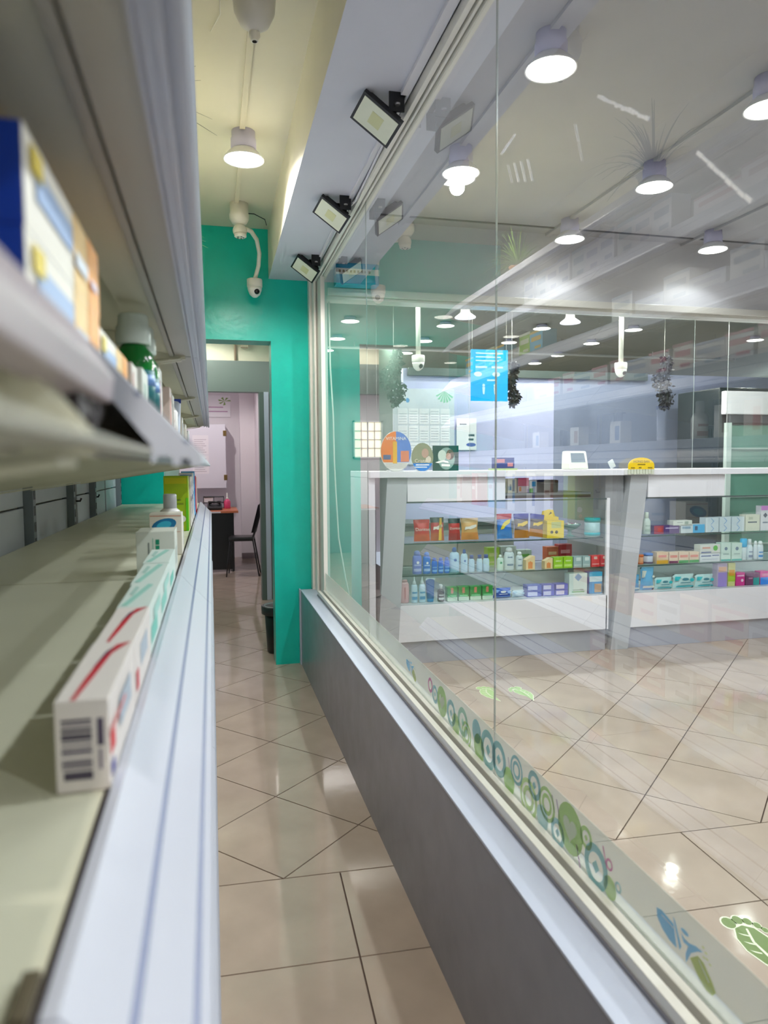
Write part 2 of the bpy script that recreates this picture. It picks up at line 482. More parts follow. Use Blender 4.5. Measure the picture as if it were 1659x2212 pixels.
DECALS = [
    (1.065, 0.565, 0.008, '#7fb9c4', 'ring'),
    (1.091, 0.549, 0.017, '#a9cf7c', 'disc'),
    (1.139, 0.561, 0.034, '#6fb8c0', 'gem'),
    (1.094, 0.590, 0.009, '#c85aa0', 'ring'),
    (1.109, 0.595, 0.018, '#c85aa0', 'dash'),
    (1.203, 0.545, 0.02, '#9a4aa8', 'dash'),
    (1.237, 0.583, 0.042, '#8cc04c', 'heart'),
    (1.175, 0.597, 0.018, '#98c860', 'gem'),
    (1.288, 0.547, 0.024, '#86c6d4', 'gem'),
    (1.337, 0.585, 0.03, '#98c860', 'rings'),
    (1.287, 0.598, 0.018, '#6a4a88', 'dash'),
    (1.308, 0.600, 0.016, '#6a4a88', 'dash'),
    (1.357, 0.534, 0.022, '#a8d8e0', 'disc'),
    (1.426, 0.542, 0.036, '#b4dc80', 'rings'),
    (1.397, 0.599, 0.026, '#5aa8b0', 'gem'),
    (1.533, 0.546, 0.026, '#98d05c', 'disc'),
    (1.491, 0.593, 0.028, '#5aacb8', 'rings'),
    (1.534, 0.593, 0.012, '#5a4a80', 'dash'),
    (1.595, 0.577, 0.036, '#5cb0b8', 'gem'),
    (1.665, 0.573, 0.042, '#5cb0b4', 'gem'),
    (1.729, 0.547, 0.03, '#98cc60', 'disc'),
    (1.747, 0.591, 0.026, '#6ab4c0', 'disc'),
    (1.854, 0.578, 0.034, '#8cc8b0', 'gem'),
    (1.824, 0.549, 0.03, '#a4d470', 'rings'),
    (1.954, 0.570, 0.032, '#70b8c0', 'gem'),
    (1.913, 0.543, 0.026, '#a0d070', 'disc'),
    (2.041, 0.576, 0.038, '#94c860', 'heart'),
    (2.111, 0.576, 0.024, '#78bcc8', 'gem'),
    (2.160, 0.591, 0.02, '#c85aa0', 'ring'),
]

def put_decal(y, z, r, c, k):
    pn, xs = pane_x(y)
    if k != 'dash': r = min(r*1.22, 0.05)
    z = max(z, 0.531+r*0.6)
    if z + r > 0.634: z = 0.634 - r
    if k == 'ring': decal(pn, xs, y, z, ringq(r*0.6, r), c)
    elif k == 'disc': decal(pn, xs, y, z, [circ(r)], c)
    elif k == 'rings':
        decal(pn, xs, y, z, ringq(r*0.78, r) + ringq(r*0.38, r*0.62), c)
    elif k == 'gem':
        decal(pn, xs, y, z, ringq(r*0.62, r), c); decal(pn, xs-0.0002, y, z, [[(0, r*0.3), (r*0.3, 0), (0, -r*0.3), (-r*0.3, 0)]], c)
    elif k == 'heart':
        decal(pn, xs, y, z, [circ(r)], c); decal(pn, xs-0.0003, y, z, [heart(r*0.55)], '#dfe8d4')
    elif k == 'dash':
        decal(pn, xs, y, z, [[(-r*0.5, -r), (-r*0.3, -r), (r*0.5, r), (r*0.25, r)]], c)
for d in DECALS: put_decal(*d)
def logo(y, z, sy, sz):
    pn, xs = pane_x(y)
    B, G_, W = '#4fb0e6', '#a6ba4a', '#e8f0ee'
    # blue capsule half, figure, green capsule half (y decreases to the right as seen from the aisle)
    R = lambda pts: [(-sy*a, sz*b) for (a, b) in pts]
    decal(pn, xs, y, z, [R([(-0.62, 0.42), (-0.5, 0.5), (-0.22, 0.42), (-0.14, -0.34), (-0.3, -0.32), (-0.48, -0.16), (-0.6, 0.1)])], B, 'emblem_decal')
    decal(pn, xs, y, z, [R([(-0.24, 0.68), (-0.20, 0.62), (-0.04, -0.1), (-0.08, -0.3)])], B, 'emblem_decal')
    decal(pn, xs, y, z, [R(circ(0.085, 14, 0.02, 0.52))], B, 'emblem_decal')
    decal(pn, xs, y, z, [R([(-0.06, 0.38), (0.02, 0.28), (0.12, 0.28), (0.26, 0.42), (0.40, 0.44), (0.30, 0.30), (0.16, 0.0), (0.06, -0.52), (0.05, -0.2), (0.10, 0.14), (0.0, 0.12)])], B, 'emblem_decal')
    decal(pn, xs, y, z, [R([(0.30, 0.16), (0.42, 0.10), (0.60, -0.28), (0.66, -0.5), (0.60, -0.7), (0.48, -0.74), (0.34, -0.6), (0.14, -0.2)])], G_, 'emblem_decal')
    decal(pn, xs-0.0003, y, z, [R([(0.31, 0.06), (0.34, 0.04), (0.54, -0.36), (0.52, -0.38)])], W, 'emblem_decal')
    decal(pn, xs-0.0003, y, z, [R([(-0.5, 0.36), (-0.48, 0.32), (-0.22, 0.26), (-0.22, 0.30)])], W, 'emblem_decal')
    for (a, b) in ((0.40, 0.62), (0.46, 0.52), (0.48, 0.34), (0.54, 0.26), (0.42, 0.3)):
        decal(pn, xs, y, z, [R(circ(0.03, 8, a, b))], G_, 'emblem_decal')
logo(0.889, 0.580, 0.108, 0.043)
logo(2.39, 0.580, 0.10, 0.042)
# scuff marks left on the glass
M_scuff = mat('white_scuff', '#f4f4f6', 0.5)
def scuff(y0, z0, y1, z1, wd, n):
    pn, xs = pane_x(y0)
    m = MB()
    L = math.hypot(y1-y0, z1-z0); ny, nz = -(z1-z0)/L, (y1-y0)/L
    for k in range(n):
        t0, t1 = k/n, (k+0.95)/n
        w0 = wd*random.uniform(0.45, 0.8)
        a = (y0+(y1-y0)*t0, z0+(z1-z0)*t0); b = (y0+(y1-y0)*t1, z0+(z1-z0)*t1)
        d = random.uniform(-0.25, 0.25)*wd
        m.poly([(xs, a[0]+ny*(d-w0), a[1]+nz*(d-w0)), (xs, b[0]+ny*(d-w0), b[1]+nz*(d-w0)), (xs, b[0]+ny*(d+w0), b[1]+nz*(d+w0)), (xs, a[0]+ny*(d+w0), a[1]+nz*(d+w0))])
    m.build('scuff_mark', M_scuff, pn)
scuff(1.168, 1.940, 1.015, 1.832, 0.0045, 16)
scuff(0.898, 1.733, 0.790, 1.628, 0.004, 9)
scuff(1.25, 1.93, 1.22, 1.85, 0.0015, 2)
for k in range(4): scuff(1.56-0.035*k, 1.98-0.01*k, 1.535-0.035*k, 1.93-0.012*k, 0.002, 2)
scuff(1.60, 2.02, 1.52, 2.03, 0.004, 6)

# ---- glass over the counters, hung from the header
for (x0, x1, lab) in ((1.02, 1.632, 'left'), (1.640, 3.308, 'middle'), (3.585, 5.1, 'right')):
    p = MB(); y = 4.405
    p.box(x0, x1, y, y+0.006, 1.262 if lab != 'left' else 1.62, 2.302)
    me = p.mesh('window_3', [M_glass, M_glassedge])
    for pl in me.polygons:
        pl.material_index = 0 if abs(pl.normal.y) > 0.5 else 1
    o = bpy.data.objects.new('window_3', me); COL.objects.link(o)
    tag(o, f'clear {lab} glass sheet between the counter and the header', 'glass', kind='structure')

# ================================================================== LEFT SHELVING
shelving = thing('shelving_unit', (0, 0, 0), 'long cream metal shelving with white price rails along the left of the aisle', 'shelving')
LEVELS = [0.26, 0.53, 0.76, 1.07, 1.366, 1.58, 1.80, 2.03, 2.23]
BAYS = [-1.46, -0.58, 0.30, 1.52, 2.40, 3.26, 4.12]
SX0, SX1 = -0.545, -0.074
M_under = M_shelf
def shelf_mesh(L, depth=0.0):
    m = MB(); g = 0.003
    m.box(SX0+0.012, SX1, g, L-g, -0.012, 0.0)                     # deck
    m.box(SX1-0.002, SX1, g, L-g, -0.058, -0.012)                  # front flange
    m.box(SX1+0.008, SX1+0.041, g, L-g, -0.058, -0.056, 1)         # flange foot under the rail
    m.box(SX1-0.002, SX1+0.006, g, L-g, -0.0605, -0.058, 1)
    m.prism([(SX1-0.050, -0.046), (SX1-0.004, -0.054), (SX1-0.004, -0.0555), (SX1-0.050, -0.0475)], 'y', g, L-g)   # folded return
    m.box(SX1-0.0515, SX1-0.0500, g, L-g, -0.0475, -0.030)         # return edge
    m.box(SX0+0.012, SX0+0.014, g, L-g, -0.04, -0.012)             # rear flange
    m.box(-0.33, -0.27, g, L-g, -0.022, -0.012)                    # stiffener
    m.box(SX1-0.0045, SX1+0.0002, g, L-g, 0.0, 0.0012, 2)          # dark strip painted as the shade of the gap behind the rail
    return m.mesh('shelf', [M_shelf, M_flange, M_dark])
RAIL = [(-0.0735, 0.0045), (-0.066, 0.006), (-0.0415, -0.0215), (-0.0425, -0.0235), (-0.0400, -0.0260), (-0.0375, -0.0245), (-0.0150, -0.0495), (-0.0160, -0.0510), (-0.0135, -0.0530), (-0.0115, -0.0515), (-0.0060, -0.0575), (-0.0045, -0.0640), (-0.0070, -0.0665), (-0.0115, -0.0660), (-0.0120, -0.0610), (-0.0170, -0.0610), (-0.0175, -0.0655), (-0.0215, -0.0655), (-0.0225, -0.0600), (-0.0300, -0.0600), (-0.0320, -0.0640), (-0.0340, -0.0640), (-0.0340, -0.0535), (-0.0735, -0.0035)]
def rail_mesh(L):
    m = MB()
    m.prism(RAIL, 'y', 0.001, L-0.0015, 0)
    m.prism([(-0.0417, -0.0222), (-0.0426, -0.0236), (-0.0402, -0.0262), (-0.0377, -0.0246)], 'y', 0.0008, L-0.0013, 1)
    m.prism([(-0.0152, -0.0497), (-0.0161, -0.0512), (-0.0135, -0.0532), (-0.0116, -0.0516)], 'y', 0.0008, L-0.0013, 1)
    return m.mesh('price_rail', [M_rail, M_raildark])
def bracket_mesh():
    m = MB()
    m.prism([(SX0+0.005, -0.013), (SX1-0.004, -0.013), (SX1+0.028, -0.052), (SX1+0.028, -0.062), (SX1-0.02, -0.066), (SX0+0.005, -0.135)], 'y', -0.0012, 0.0012)
    m.prism([(SX1+0.020, -0.063), (SX0+0.005, -0.136), (SX0+0.005, -0.139), (SX1+0.020, -0.066)], 'y', -0.006, 0.006)
    return m.mesh('bracket', M_shelf)
cache = {}
br = bracket_mesh()
def link(name, me, parent, loc):
    o = bpy.data.objects.new(name, me); COL.objects.link(o); o.parent = parent; o.location = loc
    return o
for li, z in enumerate(LEVELS):
    bays = BAYS + ([4.60] if li <= 3 else [])
    for i in range(len(bays)-1):
        y0, y1 = bays[i], bays[i+1]
        L = round(y1-y0, 3)
        if L not in cache: cache[L] = (shelf_mesh(L), rail_mesh(L))
        dx = min(0.0, -0.018*(z-1.30)+0.0045)                          # the unit leans back a little towards the top
        s = link('shelf', cache[L][0], shelving, (dx, y0, z))
        if li == 4 and i == 1:
            # the near rail is broken off short: hollow stub left on the shelf edge
            st = MB()
            st.prism([(-0.0735, 0.005), (-0.066, 0.0065), (-0.0500, -0.018), (-0.0520, -0.031), (-0.0650, -0.034), (-0.0735, -0.030)], 'y', 0.001, 0.995)
            tag(st.build('price_rail', mat('shaded_rail', '#a99da3', 0.4), s, 0.0012), 'broken price rail stub with shade painted grey')  # shadow on the stub face is painted in as greyed purple
            dk = MB()
            for k in range(6):
                a = 0.925 + 0.0125*k
                dk.prism([(-0.0755, -0.029), (-0.0570-0.002*(k % 2), -0.0325), (-0.0560, -0.046+0.005*(k % 3)), (-0.0755, -0.050+0.006*(k % 2))], 'y', a, a+0.0118)
            dk.build('torn_edge_shade', M_dark, s)  # dark torn bits, painting the shade of the hollow under the broken end
        elif li == 4 and i == 2:
            link('price_rail', rail_mesh(L-0.135), s, (0, 0.135, 0))
        else:
            link('price_rail', cache[L][1], s, (0, 0, 0))
        link('bracket', br, s, (0, 0.012, 0)); link('bracket', br, s, (0, L-0.012, 0))
M_up = M_upright
for y in (-1.46, -0.58, 0.30, 1.52, 2.40, 3.07, 3.61, 4.58):
    u = MB()
    u.box(-0.58, -0.535, y-0.018, y+0.018, 0.0, 2.30)
    uo = u.build('upright', M_up, shelving)
    sl = MB()
    for k in range(24):
        zz = 0.95 + 0.05*k
        sl.box(-0.536, -0.5342, y-0.009, y-0.005, zz, zz+0.03); sl.box(-0.536, -0.5342, y+0.005, y+0.009, zz, zz+0.03)
    sl.build('slot', M_dark, uo)
for i in range(len(BAYS)):
    y0 = BAYS[i]+0.02; y1 = (BAYS+[4.575])[i+1]-0.02
    for k in range(6):
        b = MB(); b.box(-0.575, -0.562, y0, y1, 0.1+0.36*k, 0.455+0.36*k)
        b.build('back_panel', M_backpan, shelving, 0.003)
boxobj('plinth', -0.54, -0.06, -1.46, 4.60, 0.0, 0.14, M_shelf, shelving)
cl = MB(); cl.box(-0.087, -0.0790, 0.305, 0.335, 1.0702, 1.075); cl.build('rail_clip', mat('brown_clip', '#5a5240', 0.5), shelving, 0.001)
# hooks seen on the back panels of the open bay
for (y, z) in ((1.95, 1.16), (3.25, 1.155), (3.75, 1.152)):
    b = MB(); b.tube([(-0.562, y, z), (-0.545, y, z), (-0.54, y, z+0.012)], 0.004, 6)
    b.build('hook', M_dark, shelving)

# ------------------------------------------------------------------ product builders
def carton(label, cat, group, x0, x1, y0, d, z0, hgt, base, pr=(), face='-y', name='carton', rough=0.4):
    """upright box; pr = prints on the side that faces the viewer, in 0..1 of that side"""
    w = x1-x0
    top = MB(); top.box(-w/2, w/2, 0, d, 0, hgt)
    o = top.build(name, mat('card_'+base, base, rough), None, min(0.0012, w*0.03))
    o.location = ((x0+x1)/2, y0, z0)
    tag(o, label, cat, group)
    by = {}
    lvl = 0
    for p in pr:
        lvl += 1
        e = 0.0004*lvl
        if isinstance(p[0], str):
            k, u, v, r, c = p
            if face == '-y': W, Hh = w, hgt
            else: W, Hh = d, hgt
            rr = r*min(W, Hh)
            cx, cz = u*W, v*Hh
            if k == 'disc': pts = [(cx+rr*math.cos(2*PI*i/16), cz+rr*math.sin(2*PI*i/16)) for i in range(16)]
            elif k == 'oval': pts = [(cx+rr*1.9*math.cos(2*PI*i/18)-0.25*rr*math.sin(2*PI*i/18), cz+rr*math.sin(2*PI*i/18)+0.5*rr*math.cos(2*PI*i/18)) for i in range(18)]
            elif k == 'diamond': pts = [(cx, cz+rr*1.3), (cx-rr*1.3, cz), (cx, cz-rr*1.3), (cx+rr*1.3, cz)]
            else: pts = [(cx-rr*1.2, cz+rr*1.4), (cx-rr*0.8, cz+rr*1.4), (cx+rr*0.7, cz), (cx-rr*0.8, cz-rr*1.4), (cx-rr*1.2, cz-rr*1.4), (cx+rr*0.25, cz)]
        else:
            u0, v0, u1, v1, c = p
            if face == '-y': W, Hh = w, hgt
            else: W, Hh = d, hgt
            pts = [(u0*W, v0*Hh), (u1*W, v0*Hh), (u1*W, v1*Hh), (u0*W, v1*Hh)]
        if face == '-y': q = [(-w/2+a, -e, b) for (a, b) in pts]
        else: q = [(w/2+e, a, b) for (a, b) in pts]
        by.setdefault(c, MB()).poly(q)
    for c, m in by.items():
        m.build('print', mat('ink_'+c, c, 0.45), o)
    return o
def strip(bld, w, h0, pts, mi): pass
def bottle(label, cat, group, xc, yc, z0, w, hgt, p, name='bottle'):
    body, capc, shape = p['body'], p['cap'], p['shape']
    r = w/2
    o = thing(name, (xc, yc, z0), label, cat, group)
    mb = mat('bottle_'+body, body, 0.25); mc = mat('cap_'+capc, capc, 0.3)
    sy = 0.62
    b = MB(); c = MB()
    if shape == 'nozzle':
        b.lathe([(r*0.9, 0), (r, 0.005), (r, hgt*0.62), (r*0.8, hgt*0.68), (r*0.5, hgt*0.71)], seg=16, sy=0.8)
        c.lathe([(r*0.55, hgt*0.70), (r*0.5, hgt*0.78), (r*0.22, hgt*0.86), (r*0.10, hgt)], seg=12)
    elif shape == 'slab':
        b.lathe([(r*0.75, 0), (r*0.98, 0.006), (r, hgt*0.5), (r*0.92, hgt*0.8), (r*0.62, hgt*0.9)], seg=20, sy=0.5)
        c.lathe([(r*0.60, hgt*0.895), (r*0.60, hgt*0.98), (r*0.5, hgt)], seg=16, sy=0.6)
    elif shape == 'pharma':
        b.lathe([(r*0.92, 0), (r, 0.004), (r, hgt*0.58), (r*0.75, hgt*0.68), (r*0.45, hgt*0.74)], seg=16)
        c.lathe([(r*0.52, hgt*0.73), (r*0.52, hgt*0.98), (r*0.45, hgt)], seg=16)
    elif shape == 'square':
        b.lathe([(r*0.9, 0), (r, 0.004), (r, hgt*0.66), (r*0.75, hgt*0.76), (r*0.6, hgt*0.79)], seg=16, sy=0.7)
        c.lathe([(r*0.66, hgt*0.78), (r*0.66, hgt)], seg=12, sy=0.7)
    elif shape == 'bigcap':
        b.lathe([(r*0.9, 0), (r, 0.004), (r, hgt*0.55), (r*0.7, hgt*0.62)], seg=16, sy=0.75)
        c.lathe([(r*0.95, hgt*0.60), (r*1.15, hgt*0.64), (r*1.15, hgt*0.96), (r*0.9, hgt)], seg=18, sy=0.8)
    elif shape == 'round':
        b.lathe([(r*0.92, 0), (r, 0.004), (r, hgt*0.66), (r*0.85, hgt*0.77), (r*0.4, hgt*0.83)], seg=18, sy=sy)
        c.lathe([(r*0.42, hgt*0.82), (r*0.45, hgt*0.93), (r*0.22, hgt)], seg=14)
    else:
        b.lathe([(r*0.9, 0), (r, 0.004), (r, hgt*0.62), (r*0.9, hgt*0.76), (r*0.62, hgt*0.82)], seg=18, sy=sy)
        c.lathe([(r*0.66, hgt*0.81), (r*0.64, hgt*0.92), (r*0.45, hgt*0.985), (r*0.2, hgt)], seg=16, sy=0.8)
    b.build('body', mb, o); c.build('cap', mc, o)
    syv = {'nozzle': 0.8, 'slab': 0.5, 'pharma': 1.0, 'square': 0.7, 'bigcap': 0.75}.get(shape, sy)
    def wrap(z1, z2, a0, a1, col, e=0.0006, nm='label'):
        m = MB(); n = 10; s = 0
        for i in range(n+1):
            a = -PI/2 + a0 + (a1-a0)*i/n
            for z in (z1, z2):
                m.v.append(((r+e)*math.cos(a), (r+e)*syv*math.sin(a), z))
        for i in range(n): m.face((2*i, 2*i+2, 2*i+3, 2*i+1), 0, True)
        m.build(nm, mat('label_'+col, col, 0.4), o)
    if 'band' in p: wrap(hgt*0.12, hgt*0.24, -0.9, 0.9, p['band']); wrap(hgt*0.36, hgt*0.42, -0.8, 0.8, p['band'])
    if 'dot' in p:
        m = MB(); m.poly([(r*0.3*math.cos(t), -r*syv-0.0015, hgt*0.5+r*0.3*math.sin(t)) for t in [2*PI*k/14 for k in range(14)]]); m.build('label', mat('label_'+p['dot'], p['dot'], 0.4), o)
    if 'swoosh' in p: wrap(hgt*0.2, hgt*0.28, -0.6, 0.7, p['swoosh']); wrap(hgt*0.55, hgt*0.6, -0.5, 0.5, p['swoosh'])
    if p.get('text'):
        t, c_, vert = p['text']
        lettering(t, 0.02, mat('ink_'+c_, c_, 0.4), o, (0, -r*syv-0.0012, hgt*0.42), (PI/2, -PI/2 if vert else 0, 0), width=hgt*0.5)
    return o
def pillow(w, hgt, d, nx=8, nz=9, crimp=0.06, mis=None):
    m = MB()
    for s in (-1, 1):
        b = len(m.v)
        for j in range(nz+1):
            v = j/nz
            for i in range(nx+1):
                u = i/nx
                bul = (math.sin(PI*u)**0.55)*(math.sin(PI*min(1, max(0, (v-crimp)/(1-2*crimp))))**0.6)
                pinch = 1-0.10*math.sin(PI*v)**2
                m.v.append(((u-0.5)*w*pinch, s*d/2*bul, v*hgt))
        for j in range(nz):
            for i in range(nx):
                q = (b+j*(nx+1)+i, b+j*(nx+1)+i+1, b+(j+1)*(nx+1)+i+1, b+(j+1)*(nx+1)+i)
                m.face(q, mis(j/nz) if mis else 0, True)
    return m
def bag(label, cat, group, xc, yc, z0, w, hgt, p):
    m = pillow(w, hgt, w*0.36, mis=lambda v: 1 if v > 0.72 else (2 if v < 0.3 else 0))
    o = thing('snack_bag', (xc, yc, z0+abs(p.get('tilt', 0))*w*0.5+0.003), label, cat, group)
    o.rotation_euler = (-0.10, p.get('tilt', 0), 0)
    m.build('pouch', [mat('foil_'+p['base'], p['base'], 0.3), mat('foil_'+p['top'], p['top'], 0.3), mat('foil_'+p['low'], p['low'], 0.35)], o)
    y = -w*0.19
    if p.get('text'):
        lettering(p['text'][0], 0.02, mat('ink_'+p['text'][1], p['text'][1], 0.4), o, (0, y-0.0025, hgt*0.54), width=w*0.86)
    def quad(pts, c):
        q = MB(); q.poly([(a*w, y-0.0005, b*hgt) for a, b in pts]); q.build('print', mat('ink_'+c, c, 0.4), o)
    if p.get('wave'):
        quad([(-0.34, 0.46), (-0.12, 0.50), (0.0, 0.47), (0.2, 0.54), (0.34, 0.60), (0.32, 0.70), (0.1, 0.66), (-0.08, 0.60), (-0.3, 0.60)], p['wave'])
    if p.get('mark'):
        quad([(-0.34, 0.36), (-0.1, 0.40), (0.02, 0.52), (0.28, 0.62), (0.34, 0.78), (0.12, 0.74), (-0.08, 0.66), (-0.2, 0.56)], p['mark'])
    if p.get('stripe'):
        quad([(0.02, 0.02), (0.24, 0.02), (0.30, 0.96), (0.14, 0.96)], p['stripe'])
    return o
def pack(label, cat, group, xc, yc, z0, w, hgt, p):
    m = pillow(w, hgt, min(0.06, w*0.6), crimp=0.02)
    o = thing('wipes_pack', (xc, yc, z0), label, cat, group)
    m.build('pouch', mat('foil_'+p['base'], p['base'], 0.35), o)
    y = -min(0.06, w*0.6)/2
    if p.get('patch'):
        q = MB()
        q.poly([(-0.44*w, y*0.55-0.001, hgt*0.86), (-0.2*w, y-0.001, hgt*0.86), (-0.34*w, y-0.001, hgt*0.58), (-0.46*w, y*0.5-0.001, hgt*0.55)])
        q.poly([(-0.42*w, y*0.6-0.001, hgt*0.10), (0.42*w, y*0.6-0.001, hgt*0.10), (0.40*w, y*0.85-0.001, hgt*0.20), (-0.40*w, y*0.85-0.001, hgt*0.20)])
        q.poly([(w*0.10*math.cos(t)+0.32*w, y*0.9-0.002, hgt*0.6+w*0.08*math.sin(t)) for t in [2*PI*k/12 for k in range(12)]])
        q.build('print', mat('ink_'+p['patch'], p['patch'], 0.4), o)
    if p.get('mark'):
        q = MB(); q.poly([(w*0.16*math.cos(t), y-0.0015, hgt*0.66+w*0.06*math.sin(t)) for t in [2*PI*k/14 for k in range(14)]])
        q.poly([(-0.24*w, y-0.0012, hgt*0.40), (0.24*w, y-0.0012, hgt*0.40), (0.24*w, y-0.0012, hgt*0.45), (-0.24*w, y-0.0012, hgt*0.45)])
        q.build('emblem', mat('ink_'+p['mark'], p['mark'], 0.4), o)
    return o
def tube_item(label, cat, group, xc, yc, z0, w, hgt, p):
    o = thing('squeeze_tube', (xc, yc, z0), label, cat, group)
    m = MB(); m.lathe([(w*0.36, 0), (w*0.38, hgt*0.14)], seg=16); m.build('cap', mat('cap_'+p['cap'], p['cap'], 0.3), o)
    m = MB(); n = 16
    for (z, a, b) in ((0.14, 0.40, 0.40), (0.5, 0.45, 0.28), (0.86, 0.5, 0.10), (0.97, 0.5, 0.03)):
        for k in range(n):
            t = 2*PI*k/n; m.v.append((w*a*math.cos(t), w*b*math.sin(t), hgt*z))
    for i in range(3):
        for k in range(n):
            l = (k+1) % n; m.face((i*n+k, i*n+l, (i+1)*n+l, (i+1)*n+k), 0, True)
    m.build('body', mat('tube_'+p['body'], p['body'], 0.3), o)
    m = MB(); m.box(-w*0.52, w*0.52, -w*0.04, w*0.04, hgt*0.9, hgt); m.build('crimp', mat('crimp_'+p['top'], p['top'], 0.35), o)
    return o
def jar(label, cat, group, xc, yc, z0, w, hgt, p):
    o = thing('jar', (xc, yc, z0), label, cat, group); r = w/2
    m = MB(); m.lathe([(r*0.9, 0), (r*0.97, 0.004), (r*0.97, hgt*0.74), (r*0.8, hgt*0.80)], seg=18); m.build('body', mat('jar_'+p['body'], p['body'], 0.2), o)
    m = MB(); m.lathe([(r, hgt*0.79), (r, hgt*0.97), (r*0.94, hgt)], seg=18); m.build('lid', mat('lid_'+p['lid'], p['lid'], 0.35), o)
    m = MB(); m.lathe([(r*0.985, hgt*0.06), (r*0.985, hgt*0.22)], seg=18); m.build('label', mat('label_'+p['low'], p['low'], 0.4), o)
    return o
def bowl(label, cat, group, xc, yc, z0, w, hgt, p):
    o = thing('glass_bowl', (xc, yc, z0), label, cat, group); r = w/2
    m = MB(); m.lathe([(r*0.5, 0), (r*0.16, 0.012), (r*0.14, hgt*0.3), (r*0.6, hgt*0.42), (r*0.98, hgt*0.62), (r*1.0, hgt*0.66), (r*0.97, hgt*0.66), (r*0.58, hgt*0.46), (r*0.1, hgt*0.36)], seg=20); m.build('dish', mat('green_glass', '#6f9c92', 0.1), o)
    cols = ['#8a3c64', '#c9d8c8', '#9a4a78', '#7fae5c', '#d8dce0', '#6c3450']
    for k in range(16):
        a = k*2.4; rr = r*0.62*math.sqrt((k+0.5)/16)
        s = MB(); s.sphere((0, 0, 0), 0.012, 8, 5)
        q = s.build('sweet', mat('sweet_'+cols[k % 6], cols[k % 6], 0.3), o); q.location = (rr*math.cos(a), rr*math.sin(a), hgt*0.58+0.010*(1-rr/r)); q.scale = (1.4, 1, 0.8)
    return o
def display(label, cat, group, xc, yc, z0, w, hgt, p):
    o = thing('display_carton', (xc, yc, z0), label, cat, group)
    mm = mat('card_'+p['base'], p['base'], 0.45)
    m = MB(); m.box(-w/2, w/2, 0, w*0.7, 0, hgt*0.62); m.build('tray', mm, o, 0.001)
    m = MB(); m.prism([(-w/2, hgt*0.6), (w/2, hgt*0.6), (w/2, hgt*0.72), (w*0.28, hgt*0.76), (w*0.18, hgt*0.98), (-w*0.1, hgt), (-w*0.46, hgt*0.94), (-w/2, hgt*0.8)], 'y', w*0.64, w*0.7); m.build('header_card', mm, o)
    m = MB()
    for cx in (-0.22, 0.06):
        m.poly([(cx*w+w*0.09*math.cos(t), -0.0006, hgt*0.22+w*0.09*math.sin(t)) for t in [2*PI*k/14 for k in range(14)]])
    m.poly([(-0.1*w, w*0.638, hgt*0.80), (0.1*w, w*0.638, hgt*0.86), (0.02*w, w*0.638, hgt*0.92)])
    m.build('print', mat('ink_'+p['dark'], p['dark'], 0.45), o)
    m = MB(); m.poly([(-0.25*w, -0.0006, hgt*0.36), (0.32*w, -0.0006, hgt*0.36), (0.32*w, -0.0006, hgt*0.58), (-0.25*w, -0.0006, hgt*0.58)]); m.build('window_print', mat('ink_pale', '#c8c890', 0.4), o)
    return o
def wedge(label, cat, group, x0, x1, y0, d, z0, hgt, p):
    w = x1-x0
    m = MB(); m.prism([(-w/2, 0), (w/2, 0), (w/2, hgt), (w*0.2, hgt), (-w/2, hgt*0.72)], 'y', 0, d)
    o = m.build('carton', mat('card_'+p['base'], p['base'], 0.4), None, 0.0008)
    o.location = ((x0+x1)/2, y0, z0); tag(o, label, cat, group)
    for (u0, v0, u1, v1, c) in p['pr']:
        k = MB()
        for i in range(3):
            a = u0+(u1-u0)*i/3
            k.poly([((a-0.5)*w, -0.0005, v0*hgt), ((a+0.13-0.5)*w, -0.0005, v0*hgt), ((a+0.13-0.5)*w, -0.0005, (v1-0.06*abs(i-1))*hgt), ((a-0.5)*w, -0.0005, (v1-0.06*abs(i-1))*hgt)])
        k.build('print', mat('ink_'+c, c, 0.4), o)
    return o
def stock(rows, y0):
    for it in rows:
        kind, x0, x1, z0, hgt, lab, cat, grp, p = it
        xc, w = (x0+x1)/2, (x1-x0)
        hgt = min(hgt, 0.172 if z0 < 0.5 else (0.192 if z0 < 0.7 else 0.262))
        if kind == 'carton': carton(lab, cat, grp, x0+0.001, x1-0.001, y0, min(0.07, max(0.03, w*0.7)), z0, hgt, p['base'], p['pr'])
        elif kind == 'wedge': wedge(lab, cat, grp, x0, x1, y0, 0.05, z0, hgt, p)
        elif kind == 'bottle': bottle(lab, cat, grp, xc, y0+w*0.5, z0, w*0.96, hgt, p)
        elif kind == 'tube': tube_item(lab, cat, grp, xc, y0+0.03, z0, w, hgt, p)
        elif kind == 'bag': bag(lab, cat, grp, xc, y0+0.05, z0, w, hgt, p)
        elif kind == 'pack': pack(lab, cat, grp, xc, y0+0.035, z0, w, hgt, p)
        elif kind == 'jar': jar(lab, cat, grp, xc, y0+w/2, z0, w, hgt, p)
        elif kind == 'bowl': bowl(lab, cat, grp, xc, y0+w/2+0.02, z0, w, hgt, p)
        elif kind == 'display': display(lab, cat, grp, xc, y0, z0, w, hgt, p)

